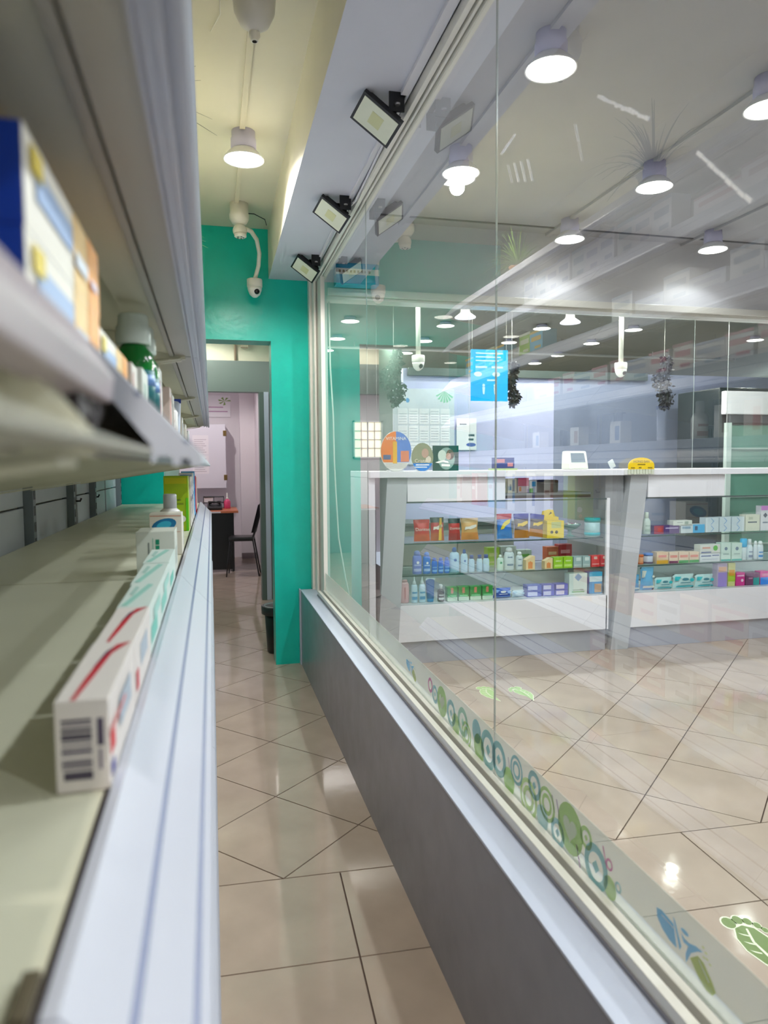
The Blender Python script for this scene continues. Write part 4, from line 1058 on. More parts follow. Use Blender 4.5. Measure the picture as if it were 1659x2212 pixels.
C1_LOW = [
    ('bottle', 1.186, 1.252, 0.392, 0.154, 'pale pink flat lotion bottle at the left end of the bottom display shelf', 'bottle', None, {'body': '#e9c3c6', 'cap': '#e9c3c6', 'shape': 'slab', 'text': ('LUBRIDERM', '#c2707c', True)}),
    ('bottle', 1.259, 1.306, 0.392, 0.189, 'white bottle with pointed nozzle beside the pink lotion bottle', 'bottle', 'nozzle bottles', {'body': '#cfe3ee', 'cap': '#eef6fa', 'shape': 'nozzle', 'band': '#6d9fc4'}),
    ('bottle', 1.313, 1.361, 0.392, 0.189, 'white bottle with pointed nozzle next to the blue tube', 'bottle', 'nozzle bottles', {'body': '#cfe3ee', 'cap': '#eef6fa', 'shape': 'nozzle', 'band': '#6d9fc4'}),
    ('tube', 1.364, 1.425, 0.392, 0.159, 'dark blue squeeze tube standing on its cap on the bottom shelf', 'tube', None, {'body': '#2f5f94', 'cap': '#1d86b8', 'top': '#cfe6f2'}),
    ('bottle', 1.442, 1.490, 0.392, 0.112, 'small brown medicine bottle with white cap and white label', 'bottle', None, {'body': '#4a4a48', 'cap': '#e8efee', 'shape': 'pharma', 'band': '#dfe4e2'}),
    ('carton', 1.503, 1.575, 0.392, 0.094, 'green soap carton first in the row of four from the brown bottle', 'carton', 'green soap cartons', {'base': '#1d8f4e', 'pr': [(0, 0, 1, 0.28, '#d8e8d8'), (0.35, 0.55, 0.6, 0.95, '#c78a78'), (0.1, 0.3, 0.9, 0.42, '#8fd0a0')]}),
    ('carton', 1.582, 1.657, 0.392, 0.094, 'green soap carton second in the row of four', 'carton', 'green soap cartons', {'base': '#1d8f4e', 'pr': [(0, 0, 1, 0.28, '#d8e8d8'), (0.35, 0.55, 0.6, 0.95, '#c78a78'), (0.1, 0.3, 0.9, 0.42, '#8fd0a0')]}),
    ('carton', 1.664, 1.744, 0.392, 0.092, 'green soap carton third in the row of four', 'carton', 'green soap cartons', {'base': '#1d8f4e', 'pr': [(0, 0, 1, 0.28, '#d8e8d8'), (0.35, 0.55, 0.6, 0.95, '#c78a78'), (0.1, 0.3, 0.9, 0.42, '#8fd0a0')]}),
    ('carton', 1.750, 1.827, 0.392, 0.092, 'green soap carton at the right end of the row of four', 'carton', 'green soap cartons', {'base': '#1d8f4e', 'pr': [(0, 0, 1, 0.28, '#d8e8d8'), (0.35, 0.55, 0.6, 0.95, '#c78a78'), (0.1, 0.3, 0.9, 0.42, '#8fd0a0')]}),
    ('pack', 1.841, 1.970, 0.392, 0.067, 'blue soft pack of wipes lying on the bottom shelf', 'wipes pack', None, {'base': '#2f5cb4', 'text': None, 'mark': '#ffffff', 'patch': '#8fb2e6'}),
    ('pack', 1.980, 2.069, 0.392, 0.045, 'small white soft pack lying beside the blue wipes', 'wipes pack', None, {'base': '#d6e4ec', 'text': None, 'patch': '#b8d2e4'}),
    ('carton', 2.076, 2.186, 0.392, 0.039, 'violet and white ointment box, lower one of the left pair', 'carton', 'violet boxes', {'base': '#5a62b0', 'pr': [(0.05, 0.15, 0.7, 0.85, '#cfd0ea')]}),
    ('carton', 2.076, 2.186, 0.433, 0.039, 'violet and white ointment box, upper one of the left pair', 'carton', 'violet boxes', {'base': '#5a62b0', 'pr': [(0.05, 0.15, 0.7, 0.85, '#cfd0ea')]}),
    ('carton', 2.193, 2.281, 0.392, 0.039, 'violet and white ointment box, lower one of the middle pair', 'carton', 'violet boxes', {'base': '#6a68b8', 'pr': [(0.05, 0.15, 0.7, 0.85, '#d8d4ea')]}),
    ('carton', 2.193, 2.281, 0.433, 0.039, 'violet and white ointment box, upper one of the middle pair', 'carton', 'violet boxes', {'base': '#6a68b8', 'pr': [(0.05, 0.15, 0.7, 0.85, '#d8d4ea')]}),
    ('carton', 2.288, 2.383, 0.392, 0.039, 'violet and white ointment box, lower one of the right pair', 'carton', 'violet boxes', {'base': '#605eb4', 'pr': [(0.05, 0.15, 0.7, 0.85, '#e2d4e6')]}),
    ('carton', 2.288, 2.383, 0.433, 0.039, 'violet and white ointment box, upper one of the right pair', 'carton', 'violet boxes', {'base': '#605eb4', 'pr': [(0.05, 0.15, 0.7, 0.85, '#e2d4e6')]}),
    ('carton', 2.390, 2.529, 0.392, 0.147, 'upright white carton with a pale blue diamond emblem', 'carton', None, {'base': '#dfe8e6', 'pr': [('diamond', 0.5, 0.82, 0.16, '#8fb4d0'), (0.15, 0.1, 0.85, 0.16, '#8fb89a'), (0.2, 0.2, 0.8, 0.24, '#9cb0ac')]}),
    ('carton', 2.544, 2.645, 0.392, 0.152, 'blue and white carton picturing a bare foot', 'carton', None, {'base': '#4b93c6', 'pr': [(0, 0.55, 1, 0.8, '#dfeaf0'), (0.4, 0.05, 0.95, 0.45, '#c9a78f'), (0.0, 0.8, 1, 1, '#58b0d4')]}),
]
C1_MID = [
    ('bottle', 1.272, 1.339, 0.580, 0.154, 'large lilac shampoo bottle at the left of the middle shelf', 'bottle', None, {'body': '#8b95d6', 'cap': '#9aa3dc', 'shape': 'dome', 'dot': '#ffffff', 'band': '#c8cef0'}),
    ('bottle', 1.342, 1.397, 0.580, 0.145, 'tall blue shampoo bottle beside the lilac one', 'bottle', None, {'body': '#4f7fd0', 'cap': '#5f8ad4', 'shape': 'dome', 'dot': '#ffffff', 'band': '#b8cbee'}),
    ('bottle', 1.400, 1.442, 0.580, 0.105, 'short bright blue bottle next to the tall blue bottle', 'bottle', 'short blue bottles', {'body': '#1c6fd0', 'cap': '#1b5fb4', 'shape': 'dome', 'band': '#9cc4f0'}),
    ('bottle', 1.445, 1.484, 0.580, 0.106, 'short bright blue bottle in the middle of three', 'bottle', 'short blue bottles', {'body': '#1c6fd0', 'cap': '#1b5fb4', 'shape': 'dome', 'band': '#9cc4f0'}),
    ('bottle', 1.487, 1.526, 0.580, 0.106, 'short bright blue bottle next to the large pale blue bottle', 'bottle', 'short blue bottles', {'body': '#1c6fd0', 'cap': '#1b5fb4', 'shape': 'dome', 'band': '#9cc4f0'}),
    ('bottle', 1.529, 1.601, 0.580, 0.168, 'large pale blue lotion bottle with navy cap', 'bottle', None, {'body': '#bcd8e8', 'cap': '#2a5fa8', 'shape': 'round', 'dot': '#3a66a0'}),
    ('bottle', 1.605, 1.657, 0.580, 0.153, 'medium pale blue lotion bottle with navy cap', 'bottle', None, {'body': '#c4dcea', 'cap': '#2a5fa8', 'shape': 'round', 'dot': '#3a66a0'}),
    ('bottle', 1.661, 1.703, 0.580, 0.113, 'small pale blue lotion bottle with square navy cap, left of three', 'bottle', 'small pale bottles', {'body': '#c0d8e6', 'cap': '#1f4a90', 'shape': 'square'}),
    ('bottle', 1.717, 1.760, 0.580, 0.113, 'small pale blue lotion bottle with square navy cap, middle of three', 'bottle', 'small pale bottles', {'body': '#c0d8e6', 'cap': '#1f4a90', 'shape': 'square'}),
    ('bottle', 1.763, 1.810, 0.580, 0.114, 'small pale blue lotion bottle with square navy cap, right of three', 'bottle', 'small pale bottles', {'body': '#c0d8e6', 'cap': '#1f4a90', 'shape': 'square'}),
    ('bottle', 1.864, 1.914, 0.580, 0.108, 'white bottle with a round green mark on the middle shelf', 'bottle', None, {'body': '#d8ece2', 'cap': '#eaf4ee', 'shape': 'round', 'dot': '#2c9d76'}),
    ('bottle', 1.921, 1.996, 0.580, 0.153, 'large white bottle with grey swoosh on the middle shelf', 'bottle', None, {'body': '#e2ecf0', 'cap': '#f2f6f8', 'shape': 'dome', 'swoosh': '#7d93a8'}),
    ('bottle', 2.003, 2.054, 0.580, 0.124, 'smaller white bottle with grey swoosh beside the large one', 'bottle', None, {'body': '#e2ecf0', 'cap': '#f2f6f8', 'shape': 'dome', 'swoosh': '#7d93a8'}),
    ('wedge', 2.067, 2.133, 0.580, 0.093, 'cream carton with orange figures and sloped top, left one', 'carton', 'sloped cream cartons', {'base': '#efd9b4', 'pr': [(0.25, 0.08, 0.75, 0.62, '#e08a3c')]}),
    ('wedge', 2.206, 2.265, 0.580, 0.074, 'cream carton with orange figures and sloped top, right one', 'carton', 'sloped cream cartons', {'base': '#efd9b4', 'pr': [(0.25, 0.08, 0.75, 0.62, '#e08a3c')]}),
    ('carton', 2.272, 2.342, 0.580, 0.078, 'lime green tea box, left of the pair', 'carton', 'lime boxes', {'base': '#a8d05c', 'pr': [(0.1, 0.15, 0.9, 0.35, '#d4ee9c'), (0.2, 0.6, 0.8, 0.72, '#dff0b8')]}),
    ('carton', 2.346, 2.416, 0.580, 0.078, 'lime green tea box, right of the pair', 'carton', 'lime boxes', {'base': '#a8d05c', 'pr': [(0.1, 0.15, 0.9, 0.35, '#d4ee9c'), (0.2, 0.6, 0.8, 0.72, '#dff0b8')]}),
    ('carton', 2.423, 2.487, 0.580, 0.078, 'grey and white box beside the lime boxes', 'carton', 'grey boxes', {'base': '#a9bcbc', 'pr': [(0.3, 0.6, 0.85, 0.9, '#e4ecea'), (0.1, 0.15, 0.9, 0.3, '#c8d4d2')]}),
    ('carton', 2.491, 2.552, 0.580, 0.078, 'grey and white box beside the red boxes', 'carton', 'grey boxes', {'base': '#a9bcbc', 'pr': [(0.3, 0.6, 0.85, 0.9, '#e4ecea'), (0.1, 0.15, 0.9, 0.3, '#c8d4d2')]}),
    ('carton', 2.559, 2.624, 0.580, 0.079, 'red box, left of the pair at the end of the middle shelf', 'carton', 'red boxes', {'base': '#d8595a', 'pr': [(0.3, 0.68, 0.7, 0.92, '#f0d0c8'), (0.1, 0.2, 0.9, 0.3, '#f0b0ac')]}),
    ('carton', 2.628, 2.693, 0.580, 0.079, 'red box, right of the pair at the end of the middle shelf', 'carton', 'red boxes', {'base': '#c94a50', 'pr': [(0.3, 0.68, 0.7, 0.92, '#f0d0c8'), (0.1, 0.2, 0.9, 0.3, '#f0b0ac')]}),
]
C1_TOP = [
    ('bag', 1.289, 1.401, 0.790, 0.144, 'orange red snack bag with white lettering at the left of the top shelf', 'snack bag', None, {'base': '#c8281e', 'top': '#d83a30', 'low': '#d4683c', 'text': ('Doritos', '#f2ece4')}),
    ('bag', 1.404, 1.500, 0.790, 0.157, 'dark red snack bag with a yellow stripe', 'snack bag', None, {'base': '#b81c1a', 'top': '#201c1c', 'low': '#c06a40', 'wave': '#f0e8dc', 'stripe': '#e8c23a'}),
    ('bag', 1.530, 1.614, 0.790, 0.146, 'red and black snack bag in the middle of the top shelf', 'snack bag', None, {'base': '#bc1e1c', 'top': '#1c1e1c', 'low': '#a81c1c', 'text': ('Doritos', '#f2ece4')}),
    ('bag', 1.618, 1.743, 0.790, 0.147, 'cream and orange snack bag with slanted white lettering', 'snack bag', None, {'base': '#e2b98a', 'top': '#e8c79c', 'low': '#dfa070', 'wave': '#f6f2ea'}),
    ('bag', 1.876, 1.988, 0.790, 0.170, 'blue snack bag with a slanted yellow mark', 'snack bag', None, {'base': '#2f78c8', 'top': '#c23c3c', 'low': '#5a8cc8', 'mark': '#e8d43a'}),
    ('bag', 2.001, 2.114, 0.790, 0.168, 'purple topped snack bag with yellow letters, left of the pair', 'snack bag', 'purple topped bags', {'base': '#6a5a52', 'top': '#3c3a90', 'low': '#b8813c', 'wave': '#e8c83c'}),
    ('bag', 2.107, 2.214, 0.790, 0.156, 'purple topped snack bag with yellow letters, right of the pair, tilted', 'snack bag', 'purple topped bags', {'base': '#6a5a52', 'top': '#3c3a90', 'low': '#b8813c', 'wave': '#e8c83c', 'tilt': 0.12}),
    ('display', 2.221, 2.347, 0.790, 0.193, 'yellow counter display carton with stepped back', 'display carton', None, {'base': '#f0d568', 'dark': '#5a5236'}),
    ('bowl', 2.364, 2.524, 0.790, 0.133, 'clear glass bowl of purple and green sweets', 'bowl', None, {}),
    ('jar', 2.538, 2.650, 0.790, 0.130, 'clear jar with turquoise lid and printed label', 'jar', None, {'body': '#c6dde0', 'lid': '#4fb4bc', 'low': '#4cb8c4'}),
]
C2_TOP = [
    ('bottle', 2.976, 3.036, 0.795, 0.156, 'slim white bottle with pale cap at the left end of the second counter', 'bottle', None, {'body': '#dfe9e4', 'cap': '#e6f0e6', 'shape': 'pharma', 'band': '#b8c8c0'}),
    ('carton', 3.047, 3.255, 0.795, 0.060, 'long purple and red carton on the top shelf', 'carton', None, {'base': '#43246e', 'pr': [(0, 0, 0.38, 1, '#9c2b48'), (0.15, 0.25, 0.32, 0.75, '#c03a3c'), (0.45, 0.6, 0.95, 0.74, '#c8bcdc')]}),
    ('carton', 3.267, 3.464, 0.795, 0.061, 'long white and sky blue carton beside the purple one', 'carton', None, {'base': '#dfe6ec', 'pr': [(0.5, 0, 1, 1, '#6ab6e4'), (0.58, 0.3, 0.7, 0.8, '#3a5a80'), (0.05, 0.5, 0.4, 0.8, '#9ab0c4')]}),
    ('carton', 3.202, 3.359, 0.850, 0.037, 'small white carton lying on top of the blue and purple cartons', 'carton', None, {'base': '#e6e9e4', 'pr': [(0.6, 0.25, 0.8, 0.8, '#aab8b0'), (0.2, 0.55, 0.5, 0.7, '#b0b8b8')]}),
    ('carton', 3.471, 3.581, 0.795, 0.054, 'white carton with blue chevrons, lower left of six', 'carton', 'chevron cartons', {'base': '#e4ecf2', 'pr': [('chev', 0.55, 0.5, 0.3, '#8fb0d8')]}),
    ('carton', 3.589, 3.684, 0.795, 0.055, 'white carton with blue chevrons, lower middle of six', 'carton', 'chevron cartons', {'base': '#e4ecf2', 'pr': [('chev', 0.55, 0.5, 0.3, '#8fb0d8')]}),
    ('carton', 3.692, 3.800, 0.795, 0.055, 'white carton with blue chevrons, lower right of six', 'carton', 'chevron cartons', {'base': '#e4ecf2', 'pr': [('chev', 0.55, 0.5, 0.3, '#8fb0d8')]}),
    ('carton', 3.471, 3.581, 0.848, 0.054, 'white carton with blue chevrons, upper left of six', 'carton', 'chevron cartons', {'base': '#e4ecf2', 'pr': [('chev', 0.55, 0.5, 0.3, '#8fb0d8')]}),
    ('carton', 3.589, 3.684, 0.848, 0.055, 'white carton with blue chevrons, upper middle of six', 'carton', 'chevron cartons', {'base': '#e4ecf2', 'pr': [('chev', 0.55, 0.5, 0.3, '#8fb0d8')]}),
    ('carton', 3.692, 3.800, 0.848, 0.055, 'white carton with blue chevrons, upper right of six', 'carton', 'chevron cartons', {'base': '#e4ecf2', 'pr': [('chev', 0.55, 0.5, 0.3, '#8fb0d8')]}),
    ('carton', 3.811, 3.933, 0.795, 0.121, 'cream carton with a dark line near its middle', 'carton', None, {'base': '#e6e6d8', 'pr': [(0.15, 0.5, 0.8, 0.58, '#4a5866'), (0.2, 0.7, 0.5, 0.86, '#c4c8b8')]}),
    ('carton', 3.941, 4.018, 0.795, 0.184, 'tall white carton with pink top and dark shield', 'carton', None, {'base': '#eceaf0', 'pr': [(0, 0.82, 1, 1, '#d49ad4'), ('diamond', 0.5, 0.62, 0.2, '#3a4258'), (0.2, 0.3, 0.8, 0.36, '#8a90a0')]}),
]
C2_MID = [
    ('jar', 2.932, 2.980, 0.580, 0.070, 'small jar with orange lid at the left end', 'jar', None, {'body': '#e8b090', 'lid': '#e88450', 'low': '#d87848'}),
    ('jar', 2.991, 3.063, 0.580, 0.077, 'small jar with blue lid beside the orange one', 'jar', None, {'body': '#d8dce8', 'lid': '#3f78c4', 'low': '#5a4a68'}),
    ('carton', 3.074, 3.168, 0.580, 0.084, 'cream and yellow carton on the middle shelf of the second counter', 'carton', None, {'base': '#ecd0b4', 'pr': [(0, 0, 1, 0.3, '#e8b84c'), (0.15, 0.55, 0.85, 0.75, '#e0948c')]}),
    ('carton', 3.176, 3.249, 0.580, 0.081, 'cream carton with a plum base', 'carton', None, {'base': '#ecd6c0', 'pr': [(0, 0, 1, 0.22, '#7a3a5c'), (0.1, 0.5, 0.9, 0.72, '#e09a8c')]}),
    ('carton', 3.256, 3.337, 0.580, 0.081, 'cream carton with a green base, left of the pair', 'carton', 'green based cartons', {'base': '#ecd6c0', 'pr': [(0, 0, 1, 0.25, '#4c9c54'), (0.1, 0.5, 0.9, 0.72, '#e09a8c')]}),
    ('carton', 3.341, 3.422, 0.580, 0.078, 'cream carton with a green base, right of the pair', 'carton', 'green based cartons', {'base': '#ecd6c0', 'pr': [(0, 0, 1, 0.25, '#4c9c54'), (0.1, 0.5, 0.9, 0.72, '#e09a8c')]}),
    ('carton', 3.430, 3.599, 0.580, 0.065, 'white carton with wavy navy line, lower of two', 'carton', 'wavy line cartons', {'base': '#e6e8ea', 'pr': [(0.05, 0.6, 0.55, 0.72, '#4a5a88'), (0.6, 0.66, 0.95, 0.76, '#4a5a88'), (0.1, 0.25, 0.9, 0.33, '#c0c6d0')]}),
    ('carton', 3.430, 3.599, 0.640, 0.065, 'white carton with wavy navy line and green ball, upper of two', 'carton', 'wavy line cartons', {'base': '#e8e6e0', 'pr': [(0.05, 0.1, 0.55, 0.22, '#4a5a88'), (0.1, 0.55, 0.5, 0.75, '#d8a898'), ('disc', 0.76, 0.6, 0.3, '#6cb63c')]}),
    ('carton', 3.607, 3.690, 0.580, 0.134, 'mint and white carton with a grey oval, left of the pair', 'carton', 'mint cartons', {'base': '#dcebe2', 'pr': [(0, 0, 1, 0.1, '#5cb4a8'), ('disc', 0.5, 0.68, 0.16, '#6f8494'), (0.2, 0.35, 0.8, 0.42, '#b4c4bc')]}),
    ('carton', 3.698, 3.786, 0.580, 0.131, 'mint and white carton with a grey oval, right of the pair', 'carton', 'mint cartons', {'base': '#dcebe2', 'pr': [(0, 0, 1, 0.1, '#5cb4a8'), ('disc', 0.5, 0.68, 0.16, '#6f8494'), (0.2, 0.35, 0.8, 0.42, '#b4c4bc')]}),
    ('bottle', 3.794, 3.842, 0.580, 0.159, 'white bottle with a broad sky blue cap', 'bottle', None, {'body': '#dfe8ea', 'cap': '#5ab6e4', 'shape': 'bigcap'}),
    ('bottle', 3.846, 3.895, 0.580, 0.153, 'white pump bottle with dark lettering', 'bottle', None, {'body': '#e4ecf0', 'cap': '#f0f4f6', 'shape': 'pharma', 'band': '#8a94a8'}),
    ('bottle', 3.899, 3.935, 0.580, 0.139, 'slim plain white bottle', 'bottle', None, {'body': '#e8eef2', 'cap': '#f0f4f6', 'shape': 'dome'}),
    ('bottle', 3.939, 3.992, 0.580, 0.136, 'white bottle with a blue drop on its front', 'bottle', None, {'body': '#e6eef4', 'cap': '#f2f6f8', 'shape': 'dome', 'band': '#4a8cc8'}),
]
C2_LOW = [
    ('pack', 2.895, 2.958, 0.392, 0.114, 'blue soft pack half hidden by the slanted column', 'wipes pack', None, {'base': '#7ab8e0', 'text': None, 'patch': '#e6f0f6'}),
    ('pack', 2.966, 3.075, 0.392, 0.165, 'upright blue soft pack printed with daisies', 'wipes pack', None, {'base': '#8cc2e8', 'text': None, 'patch': '#f2f2ea'}),
    ('pack', 3.082, 3.223, 0.392, 0.085, 'small white and turquoise wipes pack', 'wipes pack', 'turquoise wipes packs', {'base': '#cfe6e6', 'text': None, 'mark': '#5a8a98', 'patch': '#5ebcc4'}),
    ('pack', 3.231, 3.405, 0.392, 0.102, 'large white and turquoise wipes pack in the middle', 'wipes pack', 'turquoise wipes packs', {'base': '#d6eaea', 'text': None, 'mark': '#5a8a98', 'patch': '#5ebcc4'}),
    ('pack', 3.416, 3.569, 0.392, 0.093, 'white and turquoise wipes pack beside the lilac carton', 'wipes pack', 'turquoise wipes packs', {'base': '#d6eaea', 'text': None, 'mark': '#5a8a98', 'patch': '#5ebcc4'}),
    ('carton', 3.581, 3.665, 0.392, 0.186, 'tall lilac and peach carton', 'carton', None, {'base': '#c9b8cc', 'pr': [(0.05, 0, 0.95, 0.6, '#a894d0'), (0.1, 0.65, 0.9, 0.85, '#e0b8a0')]}),
    ('carton', 3.672, 3.733, 0.392, 0.187, 'tall yellow green carton', 'carton', None, {'base': '#d8d4a0', 'pr': [(0, 0.2, 1, 0.6, '#b4cc5c'), (0.1, 0.45, 0.9, 0.7, '#e0a860')]}),
    ('carton', 3.740, 3.817, 0.392, 0.097, 'magenta carton with a white curl', 'carton', None, {'base': '#cc3a8c', 'pr': [(0.1, 0.7, 0.9, 0.82, '#f0c0dc'), ('disc', 0.7, 0.4, 0.15, '#f4dce8')]}),
    ('carton', 3.825, 3.943, 0.392, 0.091, 'maroon carton with a teal corner', 'carton', None, {'base': '#6a3058', 'pr': [(0.55, 0, 1, 0.6, '#2c9a98'), (0.2, 0.5, 0.5, 0.62, '#c08aa8')]}),
    ('carton', 3.951, 4.037, 0.392, 0.098, 'pink and blue carton at the right end of the bottom shelf', 'carton', None, {'base': '#e06aa4', 'pr': [(0, 0, 1, 0.55, '#4a8ce0'), (0.15, 0.65, 0.85, 0.85, '#f4a8c8')]}),
]

# ================================================================== COUNTERS
M_cwhite = mat('counter_white', '#e6e6ea', 0.3)
M_cgrey = mat('counter_grey', '#b6b9bc', 0.35)
M_plinth = mat('counter_plinth', '#a3a5ae', 0.3)
M_cglass = sheet_glass('display_glass', '#f8fbfa', 0.4)
M_shelfglass = sheet_glass('shelf_glass', '#eaf4f0', 0.6)
M_gedge = mat('shelf_glass_edge', '#22443c', 0.15)
def glass_sheet(name, x0, x1, y0, y1, z0, z1, parent, thin, m=None, edge=None):
    b = MB(); b.box(x0, x1, y0, y1, z0, z1)
    me = b.mesh(name, [m or M_cglass, edge or M_gedge])
    k = 'xyz'.index(thin)
    for pl in me.polygons: pl.material_index = 0 if abs(pl.normal[k]) > 0.5 else 1
    o = bpy.data.objects.new(name, me); COL.objects.link(o); o.parent = parent
    return o
def counter(x0, x1, label, fascia, col_shift, post):
    o = thing('display_counter', ((x0+x1)/2, 4.62, 0), label, 'counter')
    cx, cy = (x0+x1)/2, 4.62
    def B(name, a, b, c, d, e, f, m, bev=0.002):
        return boxobj(name, a-cx, b-cx, c-cy, d-cy, e, f, m, o, bev)
    B('plinth', x0, x1, 4.42, 4.98, 0.0, 0.150, M_plinth)
    B('base_panel', x0, x1, 4.40, 5.0, 0.150, 0.390, M_cwhite)
    for f0, f1 in fascia:
        B('fascia', f0, f1, 4.40, 4.42, 1.062, 1.216, M_cwhite)
    for z in (0.570, 0.780):
        glass_sheet('glass_shelf', x0+0.012-cx, x1-0.012-cx, 4.445-cy, 4.90-cy, z, z+0.008, o, 'z', M_shelfglass)
    glass_sheet('front_glass', x0+0.006-cx, x1-0.006-cx, 4.410-cy, 4.415-cy, 0.391, 1.055, o, 'y')
    B('glass_rail', x0, x1, 4.405, 4.425, 1.052, 1.062, mat('dark_rail', '#4f5a5a', 0.3))
    # slanted end column
    m = MB()
    m.prism([(x0-0.135-cx, 0.0), (x0-cx, 0.0), (x0+col_shift-cx, 1.216), (x0-0.135+col_shift-cx, 1.216)], 'y', 4.398-cy, 5.0-cy)
    m.build('end_column', M_cgrey, o, 0.002)
    if post: B('corner_post', x1-0.012, x1+0.012, 4.40, 4.42, 0.150, 1.062, M_cwhite)
    B('back_shelf', x0+0.02, x1-0.02, 4.93, 5.02, 0.39, 0.56, M_cwhite)
    return o
c1 = counter(1.143, 2.650, 'white and grey glass display counter nearest the glass screen', [(1.216, 1.888)], 0.075, True)
c2 = counter(2.815, 4.60, 'white and grey glass display counter at the right', [(2.955, 3.575)], 0.14, False)
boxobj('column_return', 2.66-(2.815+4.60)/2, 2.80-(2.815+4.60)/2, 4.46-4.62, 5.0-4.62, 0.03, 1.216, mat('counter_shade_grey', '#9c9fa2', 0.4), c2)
top = MB(); top.box(0.965, 4.65, 4.365, 5.02, 1.218, 1.258)
tag(top.build('counter_top', M_cwhite, None, 0.003), 'long white counter top lying across both display counters', 'counter top')
lp = MB(); lp.box(0.962, 1.004, 4.40, 5.0, 0.0, 1.217)
tag(lp.build('side_panel', M_cwhite, None, 0.003), 'narrow white upright panel carrying the left end of the counter top', 'panel')
stock(C1_LOW, 4.46); stock(C1_MID, 4.46); stock(C1_TOP, 4.46)
stock(C2_TOP, 4.46); stock(C2_MID, 4.46); stock(C2_LOW, 4.46)
# second row of goods standing behind on the middle glass shelf
for (x0_, x1_, hh_, base_, c_, lab_) in ((1.90, 1.99, 0.125, '#b8d45a', '#e8e8a8', 'lime and yellow carton standing behind the white bottles'), (2.00, 2.12, 0.13, '#e6e8e6', '#8a90a0', 'white carton standing behind the small white bottle'), (2.13, 2.24, 0.10, '#dfe8e2', '#7cc060', 'low white and green carton in the second row'), (2.36, 2.45, 0.115, '#e07838', '#f0c8a0', 'orange carton standing behind the lime boxes'), (2.455, 2.56, 0.13, '#b83c3c', '#e8a8a8', 'dark red carton standing behind the lime boxes')):
    carton(lab_, 'carton', None, x0_, x1_, 4.74, 0.07, 0.580, hh_, base_, [(0.15, 0.5, 0.85, 0.7, c_), (0.1, 0.12, 0.6, 0.22, c_)])
# writing shelf inside the open part of the first counter
o = thing('inner_shelf', (2.24, 4.62, 1.066), 'dark shelf inside the open part of the first counter', 'shelf')
boxobj('board', -0.34, 0.33, -0.12, 0.25, 0.0, 0.035, mat('dark_board', '#4c3c40', 0.35), o, 0.002)
boxobj('edge_strip', -0.34, 0.33, -0.124, -0.12, 0.02, 0.036, mat('steel_edge', '#9aa0a4', 0.3, 0.8), o)
carton('cream medicine carton on the dark inner shelf', 'carton', None, 1.91, 1.97, 4.56, 0.06, 1.1015, 0.098, '#e4e4c8', [(0.2, 0.1, 0.5, 0.9, '#9aa080'), (0.6, 0.3, 0.8, 0.8, '#6a7060')])
carton('second cream medicine carton on the dark inner shelf, right of the first', 'carton', None, 1.975, 2.04, 4.56, 0.06, 1.1015, 0.098, '#e6e4cc', [(0.5, 0.1, 0.75, 0.9, '#a08a60'), (0.2, 0.2, 0.4, 0.6, '#8a9080')])
carton('pink carton on the dark inner shelf', 'carton', None, 2.05, 2.13, 4.56, 0.06, 1.1015, 0.102, '#e8dce4', [(0.0, 0.45, 1.0, 1.0, '#d8407c'), (0.1, 0.1, 0.3, 0.4, '#e09a5c')])
carton('white and sky blue carton beside the pink one', 'carton', None, 2.135, 2.19, 4.56, 0.06, 1.1015, 0.085, '#dfeaf0', [(0.3, 0.5, 0.9, 0.9, '#4aa8d0'), (0.0, 0.0, 0.5, 0.35, '#8cc85c')])
o = thing('receipt_printer', (2.29, 4.66, 1.1015), 'black receipt printer on the dark inner shelf', 'printer')
boxobj('body', -0.08, 0.08, -0.07, 0.07, 0.0, 0.085, M_black, o, 0.008)
boxobj('paper_slot', -0.055, 0.055, -0.0715, -0.069, 0.06, 0.066, mat('slot_grey', '#6a6c6a', 0.4), o)

# things standing on the counter top
ZT = 1.2585
o = thing('round_sign', (1.153, 4.44, ZT), 'round orange and blue sign reading VITAMINA on the counter top', 'sign')
R = 0.128
def disc_part(name, m_, o, cx, cz, r, y0, y1, a0=0, a1=2*PI, n=32, mid=False):
    b = MB()
    pts = [(cx+r*0.80*math.cos(a0+(a1-a0)*k/n), cz+r*math.sin(a0+(a1-a0)*k/n)) for k in range(n if a1-a0 > 6 else n+1)]
    if a1-a0 < 6 and mid: pts.append((cx, min(pts[0][1], pts[-1][1])))
    b.prism(pts, 'y', y0, y1); return b.build(name, m_, o)
disc_part('board', mat('sign_white', '#ecece6', 0.4), o, 0, R, R, 0, 0.006)
disc_part('orange_print', mat('sign_orange', '#e08a48', 0.4), o, 0, R, R*0.985, -0.0008, 0, PI/2, PI+0.6, 20, True)
disc_part('blue_print', mat('sign_blue', '#6b86c4', 0.4), o, 0, R, R*0.985, -0.0008, 0, -0.6, PI/2, 20, True)
b = MB(); b.box(-0.022, 0.006, -0.0016, -0.0008, 0.05, 0.19); b.build('bar_print', mat('sign_yellow', '#e4b864', 0.4), o)
b = MB(); b.box(0.03, 0.085, -0.0016, -0.0008, 0.06, 0.13); b.build('photo_print', mat('sign_photo', '#d89078', 0.4), o)
b = MB(); b.box(-0.085, -0.035, -0.0016, -0.0008, 0.075, 0.105); b.build('photo_print', mat('sign_dark', '#5a6484', 0.4), o)
b = MB()
for k in range(4): b.box(-0.07, 0.07, -0.0016, -0.0008, 0.02+0.009*k, 0.023+0.009*k)
b.build('text_line', mat('ink_grey', '#b8b0a8', 0.5), o)
lettering('VITAMINA', 0.03, mat('ink_white', '#f6f4ee', 0.4), o, (0.0, -0.002, 0.208), width=0.135)
b = MB(); b.box(-0.05, 0.05, 0.006, 0.06, 0.0, 0.008); b.build('foot', M_cwhite, o)
